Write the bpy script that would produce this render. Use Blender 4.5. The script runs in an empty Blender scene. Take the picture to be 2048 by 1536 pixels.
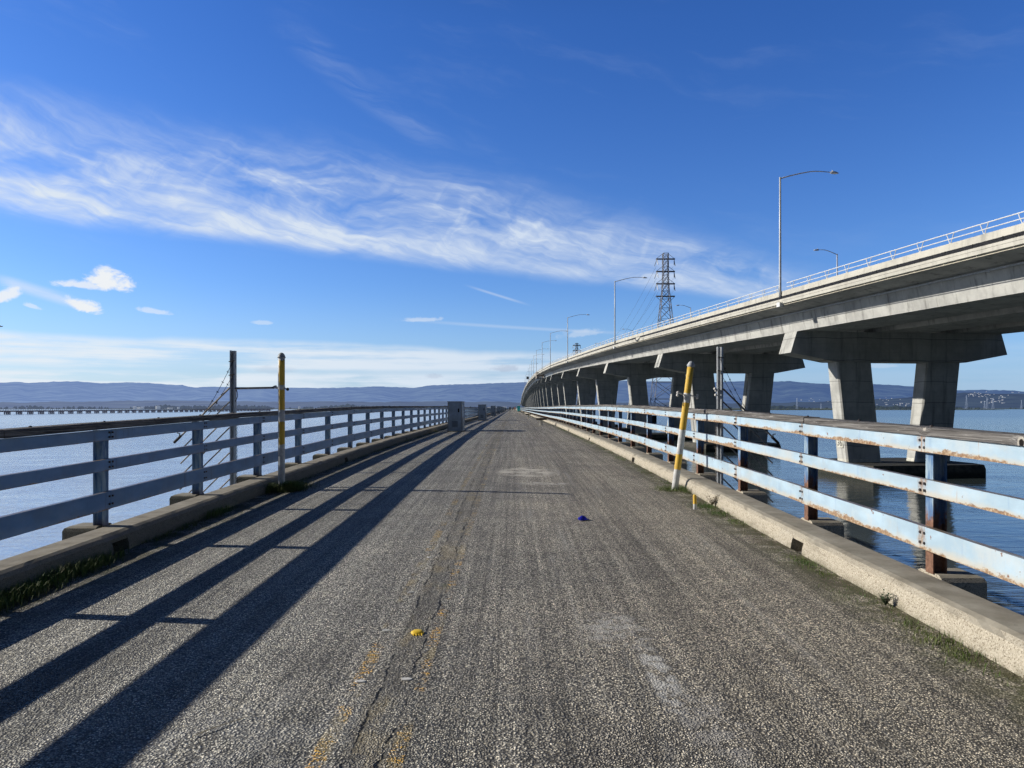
import bpy, bmesh, math, random
from mathutils import Vector, Matrix, noise as mnoise

random.seed(7)
SC = bpy.context.scene
COL = SC.collection
EYE = 7.4            # eye height above the water (water is z = 0)
F = 1479.0           # focal length in photo pixels, used for nothing but the lens and measured directions
SUN_EL = math.radians(25.0)
SUN_AZ = math.radians(-80.2)     # measured from +Y (ahead), negative = left

# ------------------------------------------------------------------ node helpers
NT = None
def use(nt):
    global NT
    NT = nt
def nd(kind, **kw):
    n = NT.nodes.new(kind)
    for k, v in kw.items():
        setattr(n, k, v)
    return n
def put(sock, v):
    if v is None:
        return
    if isinstance(v, bpy.types.NodeSocket):
        NT.links.new(v, sock)
    elif isinstance(v, (tuple, list)):
        if len(v) == 3 and sock.type == 'RGBA':
            v = (*v, 1.0)
        sock.default_value = v
    else:
        sock.default_value = v
def m(op, a, b=None, c=None, clamp=False):
    n = nd('ShaderNodeMath', operation=op, use_clamp=clamp)
    put(n.inputs[0], a); put(n.inputs[1], b); put(n.inputs[2], c)
    return n.outputs[0]
def add(a, b): return m('ADD', a, b)
def sub(a, b): return m('SUBTRACT', a, b)
def mul(a, b): return m('MULTIPLY', a, b)
def div(a, b): return m('DIVIDE', a, b)
def mx(a, b): return m('MAXIMUM', a, b)
def mn(a, b): return m('MINIMUM', a, b)
def ab(a): return m('ABSOLUTE', a)
def smooth(v, lo, hi, a=0.0, b=1.0):
    n = nd('ShaderNodeMapRange', interpolation_type='SMOOTHSTEP')
    put(n.inputs[0], v); put(n.inputs[1], lo); put(n.inputs[2], hi); put(n.inputs[3], a); put(n.inputs[4], b)
    return n.outputs[0]
def lin(v, lo, hi, a=0.0, b=1.0):
    n = nd('ShaderNodeMapRange')
    put(n.inputs[0], v); put(n.inputs[1], lo); put(n.inputs[2], hi); put(n.inputs[3], a); put(n.inputs[4], b)
    return n.outputs[0]
def xyz(v):
    n = nd('ShaderNodeSeparateXYZ'); put(n.inputs[0], v)
    return n.outputs
def vec(x, y, z=0.0):
    n = nd('ShaderNodeCombineXYZ')
    put(n.inputs[0], x); put(n.inputs[1], y); put(n.inputs[2], z)
    return n.outputs[0]
def scl(v, s):
    n = nd('ShaderNodeMapping'); put(n.inputs[0], v); n.inputs['Scale'].default_value = s
    return n.outputs[0]
def noise(v, scale=1.0, detail=4.0, rough=0.55, dist=0.0, color=False):
    n = nd('ShaderNodeTexNoise')
    put(n.inputs['Vector'], v); put(n.inputs['Scale'], scale); put(n.inputs['Detail'], detail)
    put(n.inputs['Roughness'], rough); put(n.inputs['Distortion'], dist)
    return n.outputs['Color' if color else 'Fac']
def voro(v, scale, feature='F1', rnd=1.0):
    n = nd('ShaderNodeTexVoronoi', feature=feature)
    put(n.inputs['Vector'], v); put(n.inputs['Scale'], scale); put(n.inputs['Randomness'], rnd)
    return n
def ramp(v, stops, interp='LINEAR'):
    n = nd('ShaderNodeValToRGB'); put(n.inputs[0], v)
    cr = n.color_ramp; cr.interpolation = interp
    while len(cr.elements) < len(stops):
        cr.elements.new(0.5)
    for e, (p, c) in zip(cr.elements, stops):
        e.position = p
        e.color = (*c, 1.0) if isinstance(c, (tuple, list)) else (c, c, c, 1.0)
    return n.outputs[0]
def mix(f, a, b, mode='MIX'):
    n = nd('ShaderNodeMix', data_type='RGBA', blend_type=mode)
    put(n.inputs[0], f); put(n.inputs[6], a); put(n.inputs[7], b)
    return n.outputs[2]
def bump(h, strength=0.5, dist=0.01, normal=None):
    n = nd('ShaderNodeBump'); put(n.inputs['Strength'], strength); put(n.inputs['Distance'], dist)
    put(n.inputs['Height'], h)
    if normal is not None: put(n.inputs['Normal'], normal)
    return n.outputs[0]
def ocoord():
    return nd('ShaderNodeTexCoord').outputs['Object']
def attr(name):
    return nd('ShaderNodeAttribute', attribute_name=name).outputs['Fac']
def new_mat(name):
    ma = bpy.data.materials.new(name); ma.use_nodes = True
    use(ma.node_tree)
    b = ma.node_tree.nodes['Principled BSDF']
    return ma, b
def finish(b, color, rough=0.7, metal=0.0, normal=None, spec=None):
    put(b.inputs['Base Color'], color); put(b.inputs['Roughness'], rough); put(b.inputs['Metallic'], metal)
    if normal is not None: put(b.inputs['Normal'], normal)
    if spec is not None: put(b.inputs['Specular IOR Level'], spec)

# ------------------------------------------------------------------ materials
M = {}
def m_asphalt():
    ma, b = new_mat('chip_seal_asphalt'); co = ocoord(); X, Y, Z = xyz(co)
    v = voro(co, 88.0); d = v.outputs['Distance']; cell = xyz(v.outputs['Color'])[0]
    v2 = voro(co, 38.0); cell2 = xyz(v2.outputs['Color'])[1]
    big = noise(co, 0.42, 5, 0.62)
    mid = noise(co, 2.6, 5, 0.65)
    streak = noise(scl(co, (9.0, 0.10, 1)), 1.0, 5, 0.62)
    streak2 = noise(scl(co, (22.0, 0.22, 1)), 1.0, 3, 0.55)
    vb = voro(co, 66.0)
    coarse = smooth(noise(co, 0.9, 4, 0.6), 0.46, 0.60)
    d = m('ADD', mul(d, sub(1.0, mul(coarse, 0.6))), mul(vb.outputs['Distance'], mul(coarse, 0.6)))
    cell = add(mul(cell, sub(1.0, mul(coarse, 0.55))), mul(xyz(vb.outputs['Color'])[0], mul(coarse, 0.55)))
    stone = ramp(cell, [(0.0, (0.085, 0.085, 0.083)), (0.35, (0.23, 0.228, 0.215)), (0.65, (0.40, 0.39, 0.355)), (0.86, (0.64, 0.615, 0.54)), (1.0, (0.86, 0.83, 0.74))])
    tar = (0.034, 0.033, 0.031)
    gap = smooth(d, 0.28, 0.62)
    c = mix(mul(gap, 0.94), stone, tar)
    c = mix(mul(smooth(cell2, 0.8, 1.0), 0.35), c, (0.30, 0.285, 0.24))
    # wheel paths are polished paler, the strips between hold tar and dirt
    wp = mx(mx(smooth(ab(sub(X, 0.45)), 0.75, 0.1), smooth(ab(sub(X, 1.95)), 0.6, 0.1)), mx(smooth(ab(add(X, 1.75)), 0.7, 0.1), smooth(ab(add(X, 3.2)), 0.55, 0.1)))
    s1 = smooth(streak, 0.36, 0.64); s2 = smooth(streak2, 0.37, 0.63)
    tone = add(0.22, add(mul(wp, 0.14), add(mul(big, 0.62), add(mul(mid, 0.26), add(mul(s1, 0.34), mul(s2, 0.24))))))
    tone = mul(m('POWER', tone, 1.15), 1.72)
    c = mix(1.0, c, vec(tone, tone, tone), 'MULTIPLY')
    oil = mul(smooth(noise(scl(co, (1.0, 0.45, 1)), 0.8, 5, 0.65), 0.56, 0.70), 0.38)
    c = mix(oil, c, (0.055, 0.052, 0.048))
    warm = smooth(add(X, mul(big, 2.6)), -1.2, 3.6)
    c = mix(1.0, c, mix(warm, (1.01, 1.01, 0.985), (1.10, 1.01, 0.88)), 'MULTIPLY')
    # pale rubbed wheel streaks
    pale = mul(smooth(noise(scl(co, (6.5, 0.22, 1)), 1.3, 6, 0.65), 0.54, 0.72), smooth(ab(sub(X, 0.9)), 2.4, 0.4))
    c = mix(mul(pale, 0.34), c, (0.52, 0.51, 0.48))
    def patch(cx, cy, sx, sy, amount, colr, thr=0.5, ns=5.0):
        r = add(m('POWER', div(sub(X, cx), sx), 2.0), m('POWER', div(sub(Y, cy), sy), 2.0))
        mk = mul(smooth(r, 1.25, 0.15), smooth(noise(co, ns, 7, 0.7), thr - 0.06, thr + 0.08))
        return mul(mk, amount), colr
    for p in ((0.30, 15.6, 0.66, 1.05, 0.95, (0.62, 0.58, 0.50), 0.47, 3.0), (0.55, 13.5, 0.6, 0.22, 0.85, (0.58, 0.55, 0.50), 0.50, 6.0),
              (0.72, 5.1, 0.26, 0.45, 0.62, (0.62, 0.60, 0.56), 0.50, 9.0), (0.86, 4.30, 0.09, 0.65, 0.85, (0.58, 0.57, 0.54), 0.47, 9.0),
              (1.00, 3.6, 0.18, 0.6, 0.45, (0.48, 0.46, 0.43), 0.50, 7.0), (-1.5, 3.3, 1.2, 1.0, 0.18, (0.42, 0.43, 0.44), 0.5, 4.0)):
        f, colr = patch(*p); c = mix(f, c, colr)
    # cracked strip along the old centre line
    w1 = mul(sub(noise(vec(0.3, mul(Y, 1.9), 0), 1.0, 8, 0.75), 0.5), 0.17)
    w2 = mul(sub(noise(vec(7.3, mul(Y, 1.7), 0), 1.0, 8, 0.75), 0.5), 0.17)
    cd1 = ab(sub(X, add(-0.735, w1))); cd2 = ab(sub(X, add(-0.575, w2)))
    brk = noise(vec(mul(X, 2.0), mul(Y, 0.9), 0), 2.2, 4, 0.6)
    wid = mul(lin(brk, 0.38, 0.70, 0.0, 0.026), smooth(noise(co, 11.0, 4, 0.7), 0.36, 0.56))
    crack = mul(smooth(mn(cd1, cd2), wid, 0.0), smooth(brk, 0.42, 0.50))
    strip = smooth(ab(add(X, 0.655)), 0.15, 0.05)
    c = mix(mul(strip, mul(mid, 0.55)), c, (0.15, 0.135, 0.105))
    c = mix(mul(strip, smooth(noise(scl(co, (1.6, 0.5, 1)), 4.0, 6, 0.7), 0.46, 0.66, 0.0, 0.34)), c, (0.085, 0.075, 0.058))
    c = mix(mul(crack, 0.85), c, (0.012, 0.012, 0.012))
    moss = mul(strip, mul(smooth(noise(co, 2.1, 5, 0.6), 0.60, 0.70), 0.8))
    c = mix(moss, c, (0.075, 0.10, 0.022))
    # worn yellow double line
    yl = mx(smooth(ab(add(X, 0.865)), 0.052, 0.030), smooth(ab(add(X, 0.52)), 0.045, 0.025))
    worn = mul(smooth(noise(vec(mul(X, 2.0), mul(Y, 2.2), 3.1), 1.0, 4, 0.7), 0.475, 0.535), smooth(noise(scl(co, (0.7, 2.4, 1)), 13.0, 5, 0.78), 0.500, 0.525))
    far = mul(smooth(Y, 12.0, 5.6, 0.30, 1.0), smooth(noise(vec(mul(X, 3.0), mul(Y, 0.8), 2.0), 1.0, 2), 0.36, 0.50))
    yel = mul(yl, mul(worn, mul(smooth(gap, 1.0, 0.5), far)))
    c = mix(mul(yel, 0.95), c, (0.95, 0.52, 0.045))
    faint = mul(mx(yl, mul(strip, 0.6)), mul(smooth(noise(scl(co, (1, 0.5, 1)), 4.0, 6, 0.7), 0.48, 0.62), 0.24))
    c = mix(faint, c, (0.56, 0.41, 0.11))
    # green and brown growth creeping out from both kerbs
    edge = add(smooth(X, 2.35, 2.95), smooth(X, -3.3, -4.1))
    gm = mul(edge, smooth(noise(co, 4.0, 6, 0.7), 0.41, 0.56))
    c = mix(mul(gm, 0.8), c, (0.075, 0.085, 0.022))
    dirt = mul(edge, smooth(noise(co, 2.0, 5, 0.6), 0.42, 0.6))
    c = mix(mul(dirt, 0.55), c, (0.075, 0.055, 0.036))
    # cross joints
    jt = smooth(ab(sub(m('FRACT', div(add(Y, mul(sub(noise(co, 1.2, 3), 0.5), 0.25)), 9.15)), 0.36)), 0.0016, 0.0004)
    c = mix(mul(jt, mul(smooth(mid, 0.4, 0.6), 0.45)), c, (0.02, 0.02, 0.02))
    h = sub(sub(mul(smooth(d, 0.75, 0.0), 1.0), mul(crack, 2.6)), 0)
    h = add(h, mul(strip, mul(noise(co, 16.0, 4, 0.6), 1.2)))
    n = bump(h, 1.0, 0.010)
    n = bump(noise(co, 7.0, 4, 0.6), 0.35, 0.02, n)
    finish(b, c, lin(cell, 0, 1, 0.62, 0.85), normal=n, spec=0.35)
    return ma
def m_kerb():
    ma, b = new_mat('kerb_concrete'); co = ocoord(); X, Y, Z = xyz(co)
    nx = xyz(nd('ShaderNodeNewGeometry').outputs['Normal'])[2]
    topm = smooth(nx, 0.5, 0.85)
    agg = voro(co, 130.0); cell = xyz(agg.outputs['Color'])[0]
    side = ramp(cell, [(0, (0.18, 0.15, 0.11)), (0.2, (0.40, 0.355, 0.275)), (0.7, (0.50, 0.45, 0.36)), (1, (0.60, 0.55, 0.45))])
    n1 = noise(co, 4.0, 8, 0.65)
    top = ramp(n1, [(0.25, (0.18, 0.16, 0.125)), (0.5, (0.29, 0.265, 0.215)), (0.75, (0.39, 0.36, 0.30))])
    top = mix(mul(smooth(noise(co, 26, 6, 0.7), 0.60, 0.72), 0.5), top, (0.10, 0.095, 0.08))
    c = mix(topm, side, top)
    c = mix(mul(smooth(noise(scl(co, (1, 1.2, 5)), 2.2, 6, 0.6), 0.52, 0.72), 0.4), c, (0.13, 0.115, 0.085))
    c = mix(mul(smooth(noise(scl(co, (3, 0.4, 3)), 1.0, 5, 0.6), 0.55, 0.7), 0.25), c, (0.45, 0.43, 0.38))
    low = smooth(attr('h'), 0.34, 0.02)
    c = mix(mul(low, mul(smooth(noise(co, 3.5, 6, 0.7), 0.36, 0.60), 0.85)), c, (0.055, 0.055, 0.022))
    c = mix(mul(mul(smooth(X, 0.0, -0.5), sub(1.0, topm)), 0.66), c, (0.055, 0.055, 0.038))  # left kerb's side faces darkened: shade painted in along with mossy tone
    seam = smooth(ab(sub(m('FRACT', div(Y, 9.15)), 0.36)), 0.0012, 0.0003)
    c = mix(mul(seam, 0.8), c, (0.04, 0.035, 0.03))
    h = add(mul(noise(co, 24, 6, 0.7), 0.7), mul(sub(1.0, agg.outputs['Distance']), mul(sub(1.0, topm), 0.7)))
    finish(b, c, 0.9, normal=bump(h, 0.55, 0.007), spec=0.2)
    return ma
def m_concrete(name='bridge_concrete', light=(0.57, 0.57, 0.535), dark=(0.39, 0.39, 0.37), lines=0.0, streak=0.9):
    ma, b = new_mat(name); co = ocoord(); X, Y, Z = xyz(co)
    n1 = noise(co, 0.35, 7, 0.65)
    c = mix(smooth(n1, 0.3, 0.7), dark, light)
    st = noise(scl(co, (1.4, 1.4, 0.12)), 1.0, 6, 0.65)
    c = mix(mul(smooth(st, 0.50, 0.74), streak), c, (0.16, 0.155, 0.145))
    st2 = noise(scl(co, (3.2, 3.2, 0.25)), 1.0, 5, 0.6)
    c = mix(mul(smooth(st2, 0.54, 0.75), streak * 0.6), c, (0.60, 0.58, 0.52))
    blot = noise(co, 1.9, 6, 0.7)
    c = mix(mul(smooth(blot, 0.56, 0.75), 0.28), c, (0.20, 0.19, 0.17))
    if lines:
        ln = smooth(ab(sub(m('FRACT', add(div(Z, lines), mul(noise(co, 0.22, 2), 0.25))), 0.5)), 0.022, 0.006)
        c = mix(mul(ln, 0.6), c, (0.05, 0.05, 0.05))
        ln2 = smooth(ab(sub(m('FRACT', div(Z, lines * 0.37)), 0.5)), 0.03, 0.01)
        c = mix(mul(ln2, 0.16), c, (0.1, 0.1, 0.1))
    finish(b, c, 0.88, normal=bump(noise(co, 3.0, 8, 0.7), 0.35, 0.03), spec=0.25)
    return ma
def m_footing():
    ma, b = new_mat('tidal_footing_concrete'); co = ocoord(); Z = xyz(co)[2]
    c = ramp(noise(co, 1.5, 7, 0.7), [(0.3, (0.022, 0.022, 0.019)), (0.7, (0.13, 0.12, 0.095))])
    c = mix(smooth(xyz(nd('ShaderNodeNewGeometry').outputs['Normal'])[2], 0.6, 0.9), c, (0.022, 0.022, 0.018))  # upward faces near-black: the deck's shade painted into the colour
    c = mix(smooth(Z, 0.75, 0.35), c, (0.030, 0.032, 0.022))
    finish(b, c, 0.9, normal=bump(noise(co, 5.0, 8, 0.75), 0.9, 0.08))
    return ma
def m_paint(name, paint, rust_amt, old=(0.06, 0.14, 0.33)):
    ma, b = new_mat(name); co = ocoord(); X, Y, Z = xyz(co); h = attr('h')
    c = mix(smooth(noise(scl(co, (3, 1.2, 3)), 1.4, 6, 0.6), 0.35, 0.7), paint, tuple(min(1, p * 1.22 + 0.03) for p in paint))
    c = mix(mul(smooth(noise(scl(co, (9, 9, 1.4)), 1.0, 6, 0.65), 0.56, 0.72), 0.55), c, old)
    c = mix(mul(smooth(noise(co, 2.6, 5, 0.6), 0.52, 0.7), 0.35), c, tuple(p * 0.78 for p in paint))
    pale = mul(smooth(noise(co, 1.3, 7, 0.7), 0.46, 0.70), 0.6)
    c = mix(mul(pale, 1.0 if rust_amt > 0.3 else 0.45), c, (0.62, 0.64, 0.62) if rust_amt > 0.3 else (0.22, 0.29, 0.36))
    c = mix(mul(smooth(add(h, mul(sub(noise(scl(co, (1, 0.7, 1)), 3.0, 6, 0.7), 0.5), 0.9)), 0.42, 0.02), min(1.0, rust_amt * 1.3)), c, (0.56, 0.53, 0.45))
    # rust eats up from the lower lip of each beam, in long irregular scabs
    reach = mul(smooth(noise(scl(co, (1, 0.45, 1)), 1.6, 7, 0.75), 0.42, 0.80), rust_amt)
    edge = add(mul(noise(scl(co, (1, 0.5, 1)), 9, 7, 0.8), 0.40), -0.17)
    rm = smooth(sub(add(reach, edge), h), -0.03, 0.07)
    rustc = ramp(noise(co, 30, 5, 0.7), [(0.25, (0.09, 0.035, 0.014)), (0.5, (0.30, 0.17, 0.08)), (0.62, (0.52, 0.42, 0.29)), (0.8, (0.60, 0.56, 0.46))])
    c = mix(mul(rm, 0.9), c, rustc)
    spots = mul(smooth(noise(co, 8.5, 5, 0.6), 0.665, 0.70), min(1.0, rust_amt * 1.7))
    c = mix(spots, c, (0.22, 0.10, 0.045))
    runs = mul(smooth(noise(scl(co, (22, 22, 0.9)), 1.0, 4, 0.6), 0.64, 0.74), mul(smooth(noise(co, 1.7, 3), 0.5, 0.62), rust_amt))
    c = mix(mul(runs, 0.75), c, (0.42, 0.24, 0.12))
    if rust_amt > 0.3:
        pd_ = mul(ab(sub(m('FRACT', add(div(sub(Y, 0.98), 2.55), 0.5)), 0.5)), 2.55)
        jr = mul(smooth(add(pd_, mul(sub(noise(scl(co, (1, 1.5, 0.8)), 11, 5, 0.7), 0.5), 0.22)), 0.085, 0.01), smooth(noise(co, 5.0, 4, 0.6), 0.40, 0.58))
        c = mix(mul(jr, 0.8), c, rustc)
        dr = mul(smooth(pd_, 0.075, 0.02), smooth(noise(scl(co, (30, 30, 1.2)), 1.0, 3, 0.6), 0.54, 0.62))
        c = mix(mul(dr, 0.6), c, (0.36, 0.19, 0.09))
    nz = xyz(nd('ShaderNodeNewGeometry').outputs['Normal'])[2]
    lipg = smooth(nz, 0.6, 0.9)
    c = mix(mul(lipg, smooth(noise(scl(co, (4, 0.8, 4)), 1.5, 5, 0.65), 0.25, 0.5)), c, mix(noise(co, 9, 4), (0.10, 0.075, 0.055), (0.26, 0.22, 0.18)))
    finish(b, c, lin(rm, 0, 1, 0.42, 0.9), normal=bump(noise(co, 12, 6, 0.65), 0.3, 0.006))
    return ma
def m_post(name, rusty):
    ma, b = new_mat(name); co = ocoord(); Z = xyz(co)[2]; h = attr('h')
    c = mix(smooth(noise(scl(co, (6, 6, 1.5)), 1.5, 6, 0.65), 0.42, 0.62), (0.08, 0.17, 0.34), (0.34, 0.45, 0.52))
    rm = smooth(sub(h, mul(noise(scl(co, (4, 4, 2)), 2.6, 6, 0.7), 0.9 * rusty)), 0.02, -0.14)
    rustc = ramp(noise(co, 22, 5, 0.7), [(0.3, (0.10, 0.045, 0.025)), (0.7, (0.30, 0.16, 0.10))])
    c = mix(rm, c, rustc)
    finish(b, c, 0.7, normal=bump(noise(co, 16, 6, 0.7), 0.4, 0.006))
    return ma
def m_timber():
    ma, b = new_mat('weathered_timber'); co = ocoord(); X, Y, Z = xyz(co)
    kn = voro(vec(mul(X, 2.0), mul(Y, 2.6), mul(Z, 2.6)), 1.0)
    kd = add(kn.outputs['Distance'], mul(sub(noise(co, 18, 4, 0.6), 0.5), 0.06))
    swirl = mul(smooth(kd, 0.32, 0.05), 0.35)
    g = noise(vec(mul(X, 34), add(mul(Y, 1.3), swirl), add(mul(Z, 95), mul(swirl, 9.0))), 1.0, 8, 0.66, 0.5)
    c = ramp(g, [(0.34, (0.030, 0.028, 0.027)), (0.47, (0.125, 0.118, 0.112)), (0.60, (0.235, 0.225, 0.215)), (0.75, (0.36, 0.345, 0.33))])
    c = mix(mul(smooth(noise(scl(co, (6, 1.6, 12)), 2.0, 7, 0.7), 0.58, 0.68), 0.6), c, (0.47, 0.455, 0.43))
    sel = smooth(xyz(kn.outputs['Color'])[0], 0.45, 0.5)
    c = mix(mul(sel, smooth(ab(sub(kd, 0.095)), 0.03, 0.012)), c, (0.46, 0.43, 0.38))
    c = mix(mul(sel, smooth(kd, 0.085, 0.06)), c, (0.014, 0.012, 0.011))
    crk = smooth(noise(scl(co, (40, 0.6, 120)), 1.0, 3, 0.5), 0.63, 0.68)
    c = mix(crk, c, (0.02, 0.018, 0.017))
    finish(b, c, 0.9, normal=bump(sub(g, mul(crk, 1.5)), 0.9, 0.01), spec=0.2)
    return ma
def m_plain(name, color, rough=0.6, metal=0.0, var=0.25, scale=3.0, bmp=0.15, spec=None):
    ma, b = new_mat(name); co = ocoord()
    n = noise(co, scale, 6, 0.65)
    c = mix(smooth(n, 0.3, 0.72), tuple(x * (1 - var) for x in color), tuple(min(1, x * (1 + var)) for x in color))
    finish(b, c, rough, metal, bump(noise(co, scale * 5, 5, 0.6), bmp, 0.01), spec)
    return ma
def m_banded(name, bands, worn_side=False):
    """white pole with worn yellow bands; h = height along the pole in metres"""
    ma, b = new_mat(name); co = ocoord(); h = attr('h')
    white = mix(smooth(noise(co, 9, 6, 0.7), 0.4, 0.7), (0.66, 0.67, 0.66), (0.42, 0.43, 0.44))
    yel = mix(smooth(noise(scl(co, (10, 10, 3)), 1.5, 6, 0.7), 0.4, 0.68), (0.76, 0.49, 0.055), (0.62, 0.39, 0.05))
    hh = add(h, mul(sub(noise(scl(co, (9, 9, 5)), 1.3, 5, 0.7), 0.5), 0.10))
    mask = 0.0
    for lo, hi in bands:
        k = mul(smooth(hh, lo - 0.006, lo + 0.006), smooth(hh, hi + 0.006, hi - 0.006))
        mask = k if mask == 0.0 else mx(mask, k)
    chip = smooth(noise(scl(co, (16, 16, 7)), 1.4, 6, 0.7), 0.63, 0.67)
    if worn_side:
        mask = mul(mask, smooth(add(xyz(co)[0], mul(sub(noise(scl(co, (8, 8, 4)), 2.0, 5, 0.7), 0.5), 0.06)), -0.034, -0.022))
    c = mix(mul(mask, sub(1.0, mul(chip, 0.9))), white, yel)
    grime = smooth(noise(scl(co, (14, 14, 3)), 2.0, 7, 0.75), 0.60, 0.72)
    c = mix(mul(grime, 0.22), c, (0.25, 0.21, 0.15))
    finish(b, c, 0.6, normal=bump(noise(co, 22, 5, 0.6), 0.25, 0.006))
    return ma
def m_water():
    ma, b = new_mat('bay_water'); co = ocoord(); X, Y, Z = xyz(co)
    dist = m('SQRT', add(mul(X, X), mul(Y, Y)))
    warp = vec(add(X, mul(noise(co, 0.05, 2), 9.0)), add(Y, mul(noise(co, 0.07, 2), 6.0)), 0)
    w1 = noise(scl(warp, (0.34, 0.85, 1)), 1.0, 5, 0.55, 0.35)
    w2 = noise(scl(warp, (1.5, 3.2, 1)), 1.0, 3, 0.5, 0.3)
    w3 = noise(scl(warp, (0.05, 0.11, 1)), 1.0, 3, 0.5)
    calm = smooth(noise(scl(co, (0.0016, 0.008, 1)), 1.0, 4, 0.55, 0.6), 0.42, 0.60)
    # sheltered strip before the mud flats in front of the trestle
    strip = mul(smooth(X, -160.0, -260.0), mul(smooth(Y, 470.0, 540.0), smooth(Y, 1500.0, 900.0)))
    amp = mul(lin(calm, 0, 1, 0.7, 1.1), sub(1.0, mul(strip, 0.93)))
    amp = mul(amp, smooth(X, 60.0, -30.0, 0.62, 1.0))
    h = add(mul(w1, 0.75), add(mul(w2, 0.22), mul(w3, 0.6)))
    n = bump(h, mul(amp, 1.0), smooth(X, 20.0, -20.0, 0.105, 0.14))
    c = mix(smooth(X, -30, 30), (0.40, 0.48, 0.60), (0.045, 0.060, 0.062))  # paler left water: sky sheen and sun glitter painted into the base colour
    finish(b, c, lin(mn(dist, 700.0), 0, 700, 0.03, 0.17), normal=n)
    b.inputs['IOR'].default_value = 1.33
    return ma
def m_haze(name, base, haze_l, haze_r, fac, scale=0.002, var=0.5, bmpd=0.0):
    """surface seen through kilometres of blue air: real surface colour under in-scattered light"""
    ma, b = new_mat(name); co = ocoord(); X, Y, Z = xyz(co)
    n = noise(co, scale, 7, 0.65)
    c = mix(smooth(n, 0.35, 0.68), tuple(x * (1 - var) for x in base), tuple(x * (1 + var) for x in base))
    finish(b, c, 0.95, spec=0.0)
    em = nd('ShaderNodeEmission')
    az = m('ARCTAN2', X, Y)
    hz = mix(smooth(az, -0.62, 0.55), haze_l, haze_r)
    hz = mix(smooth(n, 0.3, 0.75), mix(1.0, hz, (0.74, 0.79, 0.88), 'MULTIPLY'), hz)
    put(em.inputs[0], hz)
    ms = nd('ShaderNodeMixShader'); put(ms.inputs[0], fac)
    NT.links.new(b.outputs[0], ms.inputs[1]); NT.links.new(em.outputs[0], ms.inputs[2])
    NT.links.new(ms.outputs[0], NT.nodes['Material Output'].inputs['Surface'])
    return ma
def m_grass():
    ma, b = new_mat('grass_blades'); h = attr('h')
    co = ocoord()
    c = mix(smooth(noise(co, 1.7, 5, 0.6), 0.35, 0.65), (0.062, 0.128, 0.016), (0.115, 0.14, 0.03))
    c = mix(smooth(noise(co, 9.0, 4, 0.6), 0.60, 0.72), c, (0.22, 0.18, 0.08))
    c = mix(1.0, c, mix(h, (0.55, 0.55, 0.55), (1.25, 1.25, 1.25)), 'MULTIPLY')
    finish(b, c, 0.7)
    return ma
def m_person(name, jacket, legs=(0.02, 0.022, 0.03), hair=(0.03, 0.02, 0.015)):
    ma, b = new_mat(name); h = attr('h')
    c = ramp(h, [(0.0, (0.03, 0.03, 0.03)), (0.05, legs), (0.50, jacket), (0.845, (0.42, 0.26, 0.19)), (0.95, hair)], 'CONSTANT')
    finish(b, c, 0.8)
    return ma

M['asphalt'] = m_asphalt(); M['kerb'] = m_kerb()
M['conc'] = m_concrete(); M['pier_conc'] = m_concrete('pier_concrete', (0.56, 0.56, 0.525), (0.37, 0.372, 0.35), 2.35, 0.7)
M['deck_side'] = m_concrete('old_deck_concrete', (0.30, 0.28, 0.24), (0.17, 0.16, 0.14), 0, 0.5)
M['barrier'] = m_concrete('parapet_concrete', (0.60, 0.58, 0.51), (0.46, 0.445, 0.39), 0, 0.42)
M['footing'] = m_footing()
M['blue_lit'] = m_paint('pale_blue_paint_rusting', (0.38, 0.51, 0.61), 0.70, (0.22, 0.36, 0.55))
M['blue_shade'] = m_paint('shade_darkened_blue_paint', (0.080, 0.21, 0.42), 0.10, (0.04, 0.08, 0.19))  # darker copy of the blue paint, with the left side's shade in it
M['post_L'] = m_post('weathered_blue_post', 0.16); M['post_R'] = m_post('rusted_blue_post', 1.15); M['timber'] = m_timber()
M['bolt'] = m_plain('bolt_steel', (0.07, 0.06, 0.06), 0.6, 0.5)
M['galv'] = m_plain('galvanised_steel', (0.46, 0.49, 0.52), 0.55, 0.1, 0.18, 6)
M['lamp'] = m_plain('grey_lamp_steel', (0.50, 0.53, 0.57), 0.5, 0.15, 0.1, 2)
M['white_rail'] = m_plain('white_tube_rail', (0.74, 0.75, 0.74), 0.5, 0.0, 0.08)
M['conduit'] = m_plain('black_conduit', (0.018, 0.019, 0.024), 0.55, 0, 0.3)
M['pale_pipe'] = m_plain('pale_pipe', (0.62, 0.57, 0.45), 0.6, 0, 0.15)
M['steel_girder'] = m_plain('grey_painted_girder', (0.40, 0.44, 0.46), 0.6, 0, 0.12, 0.4)
M['white_band'] = m_plain('whitewashed_band', (0.58, 0.57, 0.50), 0.8, 0, 0.2, 2.0)
M['pipe'] = m_plain('rusty_grey_pipe', (0.30, 0.27, 0.24), 0.6, 0.4, 0.4, 12)
M['dark'] = m_plain('dark_iron', (0.03, 0.026, 0.024), 0.7, 0.3)
M['cabinet'] = m_plain('grey_cabinet_paint', (0.36, 0.45, 0.56), 0.6, 0.0, 0.22, 2.5, 0.1)
M['cabinet_edge'] = m_plain('pale_cabinet_trim', (0.34, 0.36, 0.38), 0.6, 0.0, 0.2, 4)
M['bench'] = m_plain('bench_timber', (0.07, 0.055, 0.045), 0.85, 0, 0.4, 8)
M['bench_leg'] = m_plain('bench_concrete', (0.75, 0.72, 0.63), 0.9, 0, 0.25, 6)
M['teal'] = m_plain('teal_plastic', (0.05, 0.76, 0.80), 0.45, 0, 0.1)
M['roofwhite'] = m_plain('white_plastic', (0.66, 0.70, 0.70), 0.5, 0, 0.05)
M['lattice'] = m_plain('grey_lattice_steel', (0.17, 0.18, 0.215), 0.6, 0.1, 0.2, 0.3)
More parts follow.
